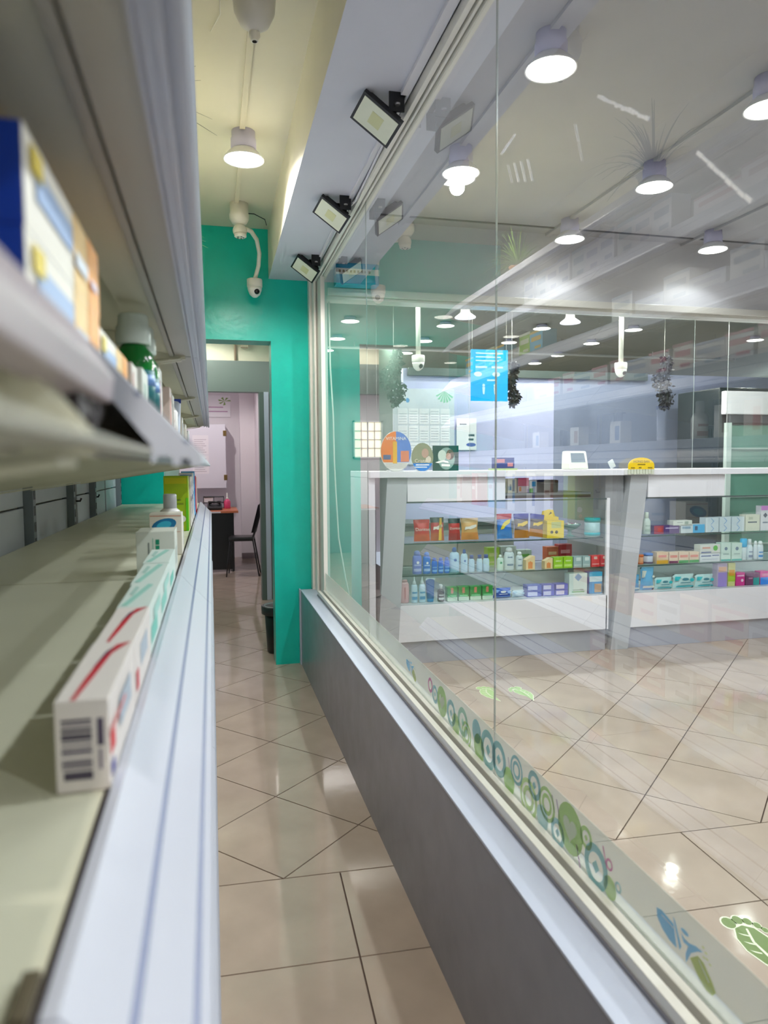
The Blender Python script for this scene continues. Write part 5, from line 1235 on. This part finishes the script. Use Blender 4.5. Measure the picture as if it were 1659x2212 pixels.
o = thing('round_sign', (1.335, 4.46, ZT), 'round sign with a photograph over a blue lower half', 'sign')
disc_part('board', mat('sign_olive', '#8f8f78', 0.4), o, 0, 0.09, 0.092, 0, 0.005)
disc_part('blue_print', mat('sign_blue2', '#2f74bc', 0.4), o, 0, 0.09, 0.0915, -0.0008, 0, PI+0.45, 2*PI-0.45, 18)
disc_part('face_print', mat('sign_skin', '#b89a8c', 0.4), o, 0.018, 0.115, 0.03, -0.0008, 0)
disc_part('face_print', mat('sign_pale', '#d8cfc0', 0.4), o, 0.04, 0.075, 0.022, -0.0008, 0)
b = MB(); b.box(-0.055, 0.03, -0.0016, -0.0008, 0.022, 0.028); b.box(-0.045, 0.045, -0.0016, -0.0008, 0.036, 0.043); b.build('text_line', mat('ink_white', '#f6f4ee', 0.4), o)
lettering('Cristal', 0.02, mat('ink_cream', '#efe4d4', 0.4), o, (-0.01, -0.002, 0.065), width=0.085)
b = MB(); b.box(-0.04, 0.04, 0.005, 0.05, 0.0, 0.006); b.build('foot', M_cwhite, o)
o = thing('square_sign', (1.497, 4.47, ZT), 'dark green square sign with a round photograph', 'sign')
boxobj('board', -0.089, 0.089, 0, 0.006, 0, 0.165, mat('sign_darkgreen', '#0c2f2a', 0.35), o, 0.001)
disc_part('photo_print', mat('sign_greypic', '#8aa098', 0.4), o, 0.005, 0.08, 0.072, -0.0008, 0)
disc_part('photo_print', mat('sign_palepic', '#c9d2c8', 0.4), o, -0.025, 0.10, 0.036, -0.0014, -0.0008)
disc_part('hair_print', mat('sign_brown', '#5a4a3c', 0.4), o, 0.03, 0.105, 0.034, -0.0018, -0.0014)
disc_part('face_print', mat('sign_skin', '#b89a8c', 0.4), o, 0.018, 0.095, 0.022, -0.0022, -0.0018)
b = MB(); b.poly([(-0.075, -0.003, 0.055), (-0.05, -0.003, 0.05), (-0.02, -0.003, 0.058), (0.02, -0.003, 0.05), (0.015, -0.003, 0.062), (-0.02, -0.003, 0.07), (-0.05, -0.003, 0.062)]); b.poly([(-0.03, -0.003, 0.03), (0.03, -0.003, 0.028), (0.028, -0.003, 0.042), (-0.03, -0.003, 0.045)]); b.build('script_print', mat('ink_white', '#f6f4ee', 0.4), o)
b = MB(); b.box(-0.05, 0.05, 0.006, 0.05, 0.0, 0.006); b.build('foot', M_black, o)
o = thing('card_box', (1.925, 4.50, ZT), 'small navy and red printed box on the counter top', 'box')
boxobj('body', -0.07, 0.07, 0, 0.06, 0.012, 0.085, mat('card_navy', '#3c4680', 0.4), o, 0.002)
boxobj('tray', -0.09, 0.09, -0.01, 0.07, 0.0, 0.012, mat('card_lime', '#c8d4a8', 0.4), o)
b = MB(); b.box(-0.06, 0.0, -0.001, 0, 0.05, 0.075); b.box(0.02, 0.06, -0.001, 0, 0.025, 0.05); b.build('print', mat('card_redprint', '#c88a90', 0.4), o)
o = thing('card_terminal', (2.525, 4.60, ZT), 'white angled card terminal on the counter top', 'terminal')
b = MB(); b.prism([(-0.02, 0.0), (0.11, 0.0), (0.10, 0.13), (0.02, 0.13)], 'x', -0.075, 0.075); b.build('body', M_plastic, o, 0.012)
b = MB(); b.poly([(-0.055, -0.0062, 0.05), (0.055, -0.0062, 0.05), (0.052, 0.0138, 0.115), (-0.052, 0.0138, 0.115)]); b.build('screen', mat('screen_grey', '#7d8794', 0.15), o)
o = thing('arched_sign', (2.863, 4.345, 1.228), 'yellow arched sign reading HONG SAN on the counter edge', 'sign')
b = MB(); n = 20
pts = [(-0.10, 0.03), (-0.10, 0.055)] + [(0.10*math.cos(PI-PI*k/n), 0.055+0.055*math.sin(PI*k/n)) for k in range(1, n)] + [(0.10, 0.055), (0.10, 0.03)]
b.prism(pts, 'y', 0, 0.005); b.build('board', mat('sign_brightyellow', '#f2d41c', 0.4), o)
b = MB()
for k in range(9): b.box(-0.10+0.0225*k, -0.10+0.0225*k+0.016, 0.0, 0.008, -0.004+0.003*(k % 2), 0.03)
b.build('fringe', mat('card_fringe', '#d8dccc', 0.5), o)
b = MB(); b.box(-0.12, 0.11, 0.008, 0.018, -0.006, 0.031); b.build('tray', mat('tray_white', '#e0e0dc', 0.4), o)
lettering('HONG\u00b7SAN', 0.03, mat('ink_olive', '#6a5c10', 0.4), o, (0, -0.001, 0.082), width=0.12)
b = MB(); b.box(-0.03, 0.03, -0.0008, 0, 0.058, 0.066); b.box(-0.08, -0.05, -0.0008, 0, 0.036, 0.044); b.box(-0.02, 0.0, -0.0008, 0, 0.036, 0.046); b.box(0.05, 0.085, -0.0008, 0, 0.036, 0.044); b.build('print', mat('ink_olive', '#8a7810', 0.4), o)
o = thing('paper_slip', (2.685, 4.42, ZT), 'small white tilted slip beside the yellow arched sign', 'slip')
b = MB(); b.box(-0.02, 0.02, 0, 0.006, 0, 0.055); p_ = b.build('card', M_cwhite, o); p_.rotation_euler = (0, -0.5, 0); p_.location = (0.012, 0, 0.012)

# ================================================================== OFFICE BEHIND THE COUNTERS
def hang_cam(x, y, ztop, z, lab, box=False):
    o = thing('security_camera', (x, y, ZO), lab, 'camera', 'pole cameras behind the counters')
    m = MB(); m.tube([(0, 0, 0), (0, 0, z-ZO+0.10)], 0.018, 12); m.build('pole', M_plastic, o)
    m = MB(); m.lathe([(0.04, 0), (0.04, -0.012)], seg=16); m.build('flange', M_plastic, o)
    if box: boxobj('junction_box', -0.06, 0.05, -0.05, 0.05, -0.26, -0.13, M_plastic, o, 0.006)
    dome_cam(o, z-ZO+0.10, 1.0)
hang_cam(1.467, 5.0, ZC, 1.985, 'white dome camera on a pole behind the left part of the counter')
hang_cam(3.10, 5.0, ZC, 1.975, 'white dome camera on a pole left of the fridge', True)
m = MB(); m.tube([(0.74, 5.25, 2.55), (2.2, 5.25, 2.55), (6.6, 5.25, 2.55)], 0.014, 8)
for xx_ in (1.2, 2.9, 4.6): m.tube([(xx_, 5.25, 2.55), (xx_, 5.25, ZO)], 0.006, 6)
tag(m.build('pipe', M_plastic), 'long white pipe crossing under the office ceiling', 'pipe')
m = MB(); m.tube([(0.74, 8.0, 2.62), (6.6, 8.0, 2.62)], 0.016, 8)
for xx_ in (1.6, 3.6, 5.4): m.tube([(xx_, 8.0, 2.62), (xx_, 8.0, ZO)], 0.006, 6)
tag(m.build('pipe', M_plastic), 'second white pipe farther back under the office ceiling', 'pipe')
m = MB(); m.box(1.80, 4.3, 6.44, 6.498, 2.13, 2.20)
tag(m.build('trim_8', mat('dark_band', '#3c4a48', 0.5)), 'dark band along the top of the lavender partition', 'trim', kind='structure')
# notice board with documents
o = thing('notice_board', (1.955, 6.475, 1.30), 'pale notice board with three rows of pinned papers', 'notice board')
boxobj('board', -0.30, 0.30, 0.0, 0.02, 0.0, 0.71, mat('board_pale', '#ccd6de', 0.4), o, 0.003)
for r_ in range(3):
    for c_ in range(5):
        b = MB(); b.box(-0.255+0.104*c_, -0.255+0.104*c_+0.094, -0.003, 0, 0.38-0.16*r_, 0.38-0.16*r_+0.145)
        pp = b.build('paper', mat('paper_white', '#e6ebee', 0.6), o)
        b = MB()
        for k in range(4+(c_ % 2)): b.box(-0.245+0.104*c_, -0.245+0.104*c_+0.07+0.004*((k+c_) % 2), -0.0036, -0.003, 0.40-0.16*r_+0.024*k, 0.404-0.16*r_+0.024*k)
        b.build('text_line', mat('ink_greyblue', '#9aa8b4', 0.6), pp)
disc_part('emblem', mat('emblem_blue', '#4f9cd8', 0.4), o, -0.16, 0.60, 0.022, -0.001, 0)
b = MB()
for k in range(7):
    a = 0.4+0.35*k; b.poly([(0.20, -0.001, 0.69), (0.20+0.16*math.cos(a+PI)*0.6, -0.001, 0.69-0.16*math.sin(a)*0.7), (0.21+0.15*math.cos(a+PI+0.12)*0.6, -0.001, 0.69-0.15*math.sin(a+0.12)*0.7)])
b.build('leaf_print', mat('leaf_print', '#7cc09c', 0.5), o)
lettering('DOCUMENTOS', 0.03, mat('ink_greyblue2', '#a8b8c0', 0.6), o, (0.02, -0.001, 0.60), width=0.28) if False else None
# small white notice
o = thing('wall_notice', (2.38, 6.48, 1.437), 'small white notice beside the notice board', 'notice')
boxobj('sheet', -0.10, 0.10, 0, 0.006, 0, 0.30, mat('paper_white', '#e6ebee', 0.6), o)
b = MB(); b.box(0.02, 0.08, -0.001, 0, 0.13, 0.15); b.box(0.02, 0.07, -0.001, 0, 0.09, 0.11); b.box(-0.07, 0.0, -0.001, 0, 0.24, 0.25); b.build('print', mat('ink_dark', '#4c5460', 0.5), o)
b = MB(); b.poly([(0.09*math.cos(t)*0.55+0.045, -0.0012, 0.05+0.018*math.sin(t)) for t in [2*PI*k/14 for k in range(14)]]); b.build('print', mat('ink_violet', '#5c62a8', 0.5), o)
# blue poster hung in the glass
o = thing('blue_poster', (2.248, 5.58, 1.82), 'bright blue poster with white figures hanging above the counter', 'poster')
boxobj('sheet', -0.163, 0.163, 0, 0.004, 0, 0.42, mat('poster_blue', '#0fb0fa', 0.35), o)
b = MB()
for (cx, cz) in ((-0.05, 0.10), (0.05, 0.10)):
    b.poly([(cx+0.012*math.cos(t), -0.001, cz+0.03+0.012*math.sin(t)) for t in [2*PI*k/12 for k in range(12)]])
    b.poly([(cx-0.013, -0.001, cz+0.015), (cx+0.013, -0.001, cz+0.015), (cx+0.006, -0.001, cz-0.045), (cx-0.006, -0.001, cz-0.045)])
b.poly([(-0.10+0.035*math.cos(t), -0.001, 0.22+0.02*math.sin(t)) for t in [2*PI*k/14 for k in range(14)]])
b.poly([(0.06+0.035*math.cos(t), -0.001, 0.22+0.02*math.sin(t)) for t in [2*PI*k/14 for k in range(14)]])
for k in range(3): b.box(-0.12, 0.12-0.02*k, -0.001, 0, 0.385-0.03*k, 0.395-0.03*k)
b.box(-0.12, -0.02, -0.001, 0, 0.27, 0.285); b.box(0.02, 0.12, -0.001, 0, 0.27, 0.285); b.box(-0.02, 0.06, -0.001, 0, 0.165, 0.178)
b.build('print', mat('ink_paleblue', '#cfeaf8', 0.4), o)
m = MB()
for s in (-0.15, 0.15): m.tube([(s, 0.002, 0.42), (s, 0.002, ZO-1.82)], 0.0015, 5)
m.build('cord', M_plastic, o)
# hanging artificial plants
def vine(label, x, y, z0, z1, col, w):
    o = thing('hanging_plant', (x, y, z0), label, 'plant', 'hanging plants behind the counters')
    hh = z1-z0
    m = MB()
    for k in range(620):
        t = random.random()
        rr = w*(0.45+0.55*math.sin(PI*min(1, t*1.15)))*random.random()**0.5
        a = random.uniform(0, 2*PI)
        c = Vector((rr*math.cos(a)+0.03*math.sin(t*9), rr*math.sin(a), t*hh))
        L = random.uniform(0.022, 0.045)
        d = Vector((random.uniform(-1, 1), random.uniform(-1, 1), random.uniform(-1.2, 0.3))).normalized()
        s = d.cross(Vector((random.uniform(-1, 1), random.uniform(-1, 1), random.uniform(-1, 1)))).normalized()*L*0.4
        m.poly([c, c+d*L*0.5+s, c+d*L, c+d*L*0.5-s])
    tag(m.build('foliage', mat('foliage_'+col, col, 0.5), o), kind='stuff')
    m = MB()
    for k in range(4): m.tube([(0, 0, hh), (0.03*math.cos(k*1.6), 0.03*math.sin(k*1.6), hh*0.6), (0.05*math.cos(k*1.6), 0.05*math.sin(k*1.6), hh*0.1)], 0.003, 5)
    m.build('stem', mat('stem', '#2c3c34', 0.6), o)
    m = MB(); m.tube([(0, 0, hh*0.95), (0, 0, ZO-z0)], 0.002, 5); m.build('cord', M_plastic, o)
vine('dark green hanging vine left of the notice board', 1.437, 5.6, 1.78, 2.22, '#163a32', 0.085)
vine('dark hanging vine right of the blue poster', 2.50, 5.7, 1.80, 2.16, '#12181c', 0.055)
vine('dark hanging vine right of the pole camera', 3.90, 5.6, 1.79, 2.24, '#151b28', 0.075)
# drinks fridge at the right
o = thing('display_fridge', (5.06, 5.62, 0), 'tall fridge with a white header and green glass door', 'fridge')
boxobj('cabinet', -0.57, 0.6, 0.0, 0.6, 0, 1.98, mat('fridge_dark', '#1f2a2c', 0.35), o, 0.01)
boxobj('header', -0.55, 0.6, -0.05, 0.02, 1.735, 1.945, mat('fridge_header', '#ecebf0', 0.3), o, 0.01)
boxobj('grille', -0.5, 0.6, -0.03, 0.0, 1.66, 1.73, mat('fridge_grille', '#3a3f44', 0.4), o)
boxobj('interior', -0.47, 0.58, -0.004, 0.0, 0.2, 1.64, mat('fridge_green', '#7fb0a0', 0.2), o)
for k in range(6): boxobj('wire_shelf', -0.47, 0.58, -0.02, -0.004, 0.32+0.22*k, 0.335+0.22*k, mat('fridge_shelf', '#cfe2dc', 0.3), o)
glass_sheet('door_glass', -0.49, 0.59, -0.035, -0.03, 0.18, 1.65, o, 'y', M_cglass, M_glassedge)
b = MB(); b.box(-0.52, -0.47, -0.045, -0.003, 0.15, 1.66); b.build('door_frame', mat('fridge_frame', '#c4d6d0', 0.3), o)
# low cabinet with bins left behind the first counter
o = thing('back_cabinet', (2.0, 5.75, 0), 'pale back cabinet seen through the first counter', 'cabinet')
boxobj('body', -0.5, 0.55, 0, 0.4, 0, 0.78, mat('cab_pale', '#8a908a', 0.4), o, 0.004)
boxobj('door', -0.49, 0.02, -0.018, -0.001, 0.05, 0.74, mat('cab_door', '#949a92', 0.4), o, 0.003)
boxobj('door', 0.03, 0.54, -0.018, -0.001, 0.05, 0.74, mat('cab_door', '#949a92', 0.4), o, 0.003)
boxobj('top', -0.52, 0.57, -0.03, 0.42, 0.78, 0.81, mat('cab_top', '#565c58', 0.35), o, 0.003)

# ================================================================== FLOOR STICKERS (leaf footprints)
M_fs1 = mat('foot_green', '#64803a', 0.35); M_fs2 = mat('foot_cream', '#e6ead0', 0.35); M_fs3 = mat('foot_light', '#a9cc84', 0.35)
def footprint(label, x, y, rz, s, m1, flip=1):
    o = thing('footprint_sticker', (x, y, 0.0), label, 'floor sticker', 'leaf footprint stickers on the floor')
    o.rotation_euler = (0, 0, rz)
    leaf = [(-0.045, 0.10), (-0.062, 0.04), (-0.055, -0.03), (-0.02, -0.10), (0.03, -0.15), (0.075, -0.20), (0.062, -0.14), (0.045, -0.08), (0.06, -0.02), (0.058, 0.05), (0.03, 0.105), (-0.01, 0.12)]
    def P(pts, g=1.0): return [(flip*a*s*g, b*s*g) for a, b in pts]
    b = MB(); b.prism(P(leaf, 1.10), 'z', 0.0002, 0.0006); b.build('backing', M_fs2, o)
    b = MB(); b.prism(P(leaf), 'z', 0.0006, 0.0010); b.build('leaf_print', m1, o)
    toes = [(-0.055, 0.135, 0.026, 0.034), (-0.012, 0.155, 0.019, 0.026), (0.024, 0.146, 0.016, 0.022), (0.052, 0.122, 0.014, 0.019), (0.070, 0.094, 0.012, 0.016)]
    for (a, c, r1, r2) in toes:
        e = lambda g: [(flip*s*(a+r1*g*math.cos(t)), s*(c+r2*g*math.sin(t))) for t in [2*PI*k/14 for k in range(14)]]
        b = MB(); b.prism(e(1.25), 'z', 0.0002, 0.0005); b.build('backing', M_fs2, o)
        b = MB(); b.prism(e(1.0), 'z', 0.0005, 0.0009); b.build('toe_print', m1, o)
    b = MB()
    b.prism(P([(-0.004, 0.10), (0.004, 0.10), (-0.004, 0.02), (0.016, -0.06), (0.06, -0.17), (0.004, -0.06), (-0.014, 0.02)]), 'z', 0.0010, 0.0013)
    for (z0_, sx) in ((0.05, 1), (0.0, 1), (-0.05, 1)):
        b.prism(P([(-0.008, z0_), (-0.008, z0_+0.008), (-0.045, z0_+0.022), (-0.03, z0_+0.008)]), 'z', 0.0010, 0.0013)
    b.build('vein', M_fs2, o)
footprint('green leaf footprint sticker on the floor nearest the camera', 1.405, 1.555, -0.28, 0.70, M_fs1)
footprint('pale green leaf footprint sticker before the counter, left one', 1.50, 3.735, -0.25, 0.66, M_fs3)
footprint('pale green leaf footprint sticker before the counter, right one', 1.70, 3.69, 0.33, 0.62, M_fs3, -1)

# ================================================================== PASSAGE AND BACK ROOM
o = thing('waste_bin', (0.435, 4.965, 0), 'black plastic waste bin behind the green pillar', 'bin')
m = MB(); m.lathe([(0.075, 0), (0.082, 0.01), (0.098, 0.30), (0.092, 0.30), (0.078, 0.02)], seg=24); m.build('bucket', M_black, o)
m = MB(); m.lathe([(0.098, 0.265), (0.118, 0.275), (0.120, 0.325), (0.112, 0.332), (0.095, 0.325)], seg=24); m.build('rim', mat('bin_rim', '#23282c', 0.4), o)
m = MB(); m.lathe([(0.092, 0.322), (0.10, 0.334), (0.10, 0.30)], seg=20); m.build('bag_liner', mat('liner', '#8a9498', 0.3), o)
o = thing('desk', (0.0, 9.3, 0), 'black desk with an orange brown wooden top in the back room', 'desk')
boxobj('front_panel', -0.7, 0.255, -0.37, -0.345, 0.03, 0.725, M_black, o)
boxobj('side_panel', 0.23, 0.255, -0.345, 0.38, 0.0, 0.725, M_black, o)
boxobj('side_panel', -0.70, -0.675, -0.345, 0.38, 0.0, 0.725, M_black, o)
boxobj('desk_top', -0.74, 0.31, -0.40, 0.42, 0.725, 0.752, mat('desk_wood', '#c8764e', 0.35, var=0.08, vscale=12), o, 0.003)
boxobj('edge_strip', -0.74, 0.10, -0.403, -0.40, 0.727, 0.745, mat('pale_edge', '#d8d8d8', 0.4), o)
o = thing('desk_phone', (0.03, 9.16, 0.7525), 'black desk telephone on the wooden desk', 'telephone')
b = MB(); b.prism([(-0.09, 0), (0.09, 0), (0.09, 0.075), (-0.09, 0.03)], 'x', -0.09, 0.09); b.build('base', M_black, o, 0.004)
b = MB(); b.tube([(-0.075, 0.05, 0.085), (-0.03, 0.055, 0.095), (0.03, 0.055, 0.095), (0.075, 0.05, 0.085)], [0.024, 0.014, 0.014, 0.024], 10); b.build('handset', M_black, o)
o = thing('paper_rack', (0.05, 9.55, 0.7525), 'white paper tray rack on the desk', 'paper rack')
for k in range(2): boxobj('tray', -0.16, 0.10, -0.1, 0.1, 0.07+0.075*k, 0.078+0.075*k, M_black, o)
for s in (-0.16, -0.03, 0.095): boxobj('divider', s, s+0.006, -0.1, 0.1, 0.0, 0.155, M_black, o)
boxobj('paper_stack', -0.15, -0.04, -0.09, 0.09, 0.08, 0.14, M_cwhite, o)
o = thing('bottle', (0.19, 9.42, 0.7525), 'pink soap bottle on the desk', 'bottle')
m = MB(); m.lathe([(0.04, 0), (0.042, 0.005), (0.042, 0.09), (0.02, 0.12)], seg=16); m.build('body', mat('pink_soap', '#d84a78', 0.25), o)
m = MB(); m.lathe([(0.014, 0.118), (0.014, 0.14), (0.006, 0.142), (0.006, 0.2)], seg=10); m.build('pump', M_plastic, o)
# chair
o = thing('office_chair', (0.33, 8.62, 0), 'black stacking chair pulled up to the desk', 'chair', None, 0.0)
o.scale = (0.7, 0.7, 0.97); o.rotation_euler = (0, 0, 1.45)
m = MB(); m.box(-0.21, 0.21, -0.21, 0.20, 0.43, 0.48); m.build('seat', M_black, o, 0.02)
m = MB()
for s in (0, 1):
    n = 9
    for j_ in range(6):
        for i in range(n+1):
            u = i/n-0.5; v = j_/5
            m.v.append((u*0.42*(1-0.18*v*v), -0.23-0.12*v+0.05*(u*2)**2 - 0.025*s, 0.53+0.34*v))
for s in (0, 1):
    b_ = s*6*(n+1)
    for j_ in range(5):
        for i in range(n): m.face((b_+j_*(n+1)+i, b_+j_*(n+1)+i+1, b_+(j_+1)*(n+1)+i+1, b_+(j_+1)*(n+1)+i), 0, True)
m.build('backrest', M_black, o)
for s in (-1, 1):
    m = MB(); m.tube([(s*0.19, -0.20, 0.45), (s*0.21, -0.30, 0.0)], 0.012, 8); m.build('leg', M_black, o)
    m = MB(); m.tube([(s*0.19, 0.17, 0.45), (s*0.21, 0.24, 0.0)], 0.012, 8); m.build('leg', M_black, o)
    m = MB(); m.tube([(s*0.16, -0.19, 0.45), (s*0.16, -0.24, 0.56)], 0.012, 8); m.build('back_support', M_black, o)
# wall cabinet with sheets
o = thing('wall_cabinet', (-0.12, 10.0, 0.995), 'white wall cabinet with brass hinges and taped sheets', 'cabinet')
boxobj('body', -0.40, 0.32, 0.0, 0.349, 0, 0.87, mat('cabinet_white', '#dfdde6', 0.45), o, 0.004)
boxobj('door', -0.40, 0.315, -0.018, -0.0005, 0.004, 0.866, mat('cabinet_door_white', '#e2e0ea', 0.45), o, 0.003)
for z in (0.11, 0.71): boxobj('hinge', 0.285, 0.33, -0.023, 0.0, z, z+0.075, mat('brass', '#8a7044', 0.35, 0.7), o, 0.003)
for (z0_, z1_) in ((0.20, 0.45), (0.46, 0.72)):
    pp = boxobj('taped_sheet', -0.12, 0.09, -0.0205, -0.0185, z0_, z1_, mat('sheet_paper', '#eeeaf0', 0.6), o)
    b = MB()
    for k in range(7): b.box(-0.10, 0.06-0.02*(k % 3), -0.0212, -0.0205, z0_+0.03+0.028*k, z0_+0.036+0.028*k)
    b.build('text_line', mat('ink_faint', '#b4acb4', 0.6), pp)
o = thing('wall_banner', (0.02, 10.33, 1.985), 'white banner with lilac lines of text and a green leaf', 'banner')
boxobj('sheet', -0.4, 0.26, 0.0, 0.012, 0.0, 0.30, mat('banner_white', '#f2eef2', 0.5), o)
b = MB(); b.box(-0.3, 0.22, -0.001, 0, 0.07, 0.082); b.box(-0.3, 0.16, -0.001, 0, 0.13, 0.142); b.build('text_line', mat('ink_lilac', '#b48cac', 0.5), o)
b = MB()
for k in range(6): b.poly([(0.18, -0.0015, 0.22), (0.18+0.09*math.cos(k*0.9), -0.0015, 0.22+0.06*math.sin(k*0.9)), (0.18+0.08*math.cos(k*0.9+0.4), -0.0015, 0.22+0.05*math.sin(k*0.9+0.4))])
b.build('leaf_print', mat('banner_leaf', '#8aa860', 0.5), o)
m = MB(); m.tube([(-0.4, 7.0, 2.62), (0.12, 7.0, 2.62), (0.20, 7.0, 2.60), (0.24, 7.0, 2.54), (0.245, 7.0, 2.30)], 0.011, 8)
tag(m.build('pipe', mat('brown_pipe', '#b09a86', 0.5)), 'brown bent conduit above the grey lintel', 'pipe')
o = thing('junction_box', (0.33, 6.99, 2.42), 'beige junction box above the grey lintel', 'junction box')
boxobj('box', -0.035, 0.035, -0.03, 0.03, 0, 0.10, mat('beige_box', '#c8b8a4', 0.5), o, 0.003)
m = MB(); m.tube([(0, 0, 0.1), (0, 0, 0.36)], 0.01, 8); m.build('conduit', mat('beige_box', '#c8b8a4', 0.5), o)

# ================================================================== FINISH
sc.cycles.max_bounces = 10
sc.cycles.diffuse_bounces = 5
sc.cycles.use_adaptive_sampling = True
sc.cycles.adaptive_threshold = 0.08
sc.cycles.adaptive_min_samples = 16
sc.cycles.glossy_bounces = 4
sc.cycles.transparent_max_bounces = 24
sc.cycles.sample_clamp_indirect = 6.0
sc.cycles.blur_glossy = 0.4
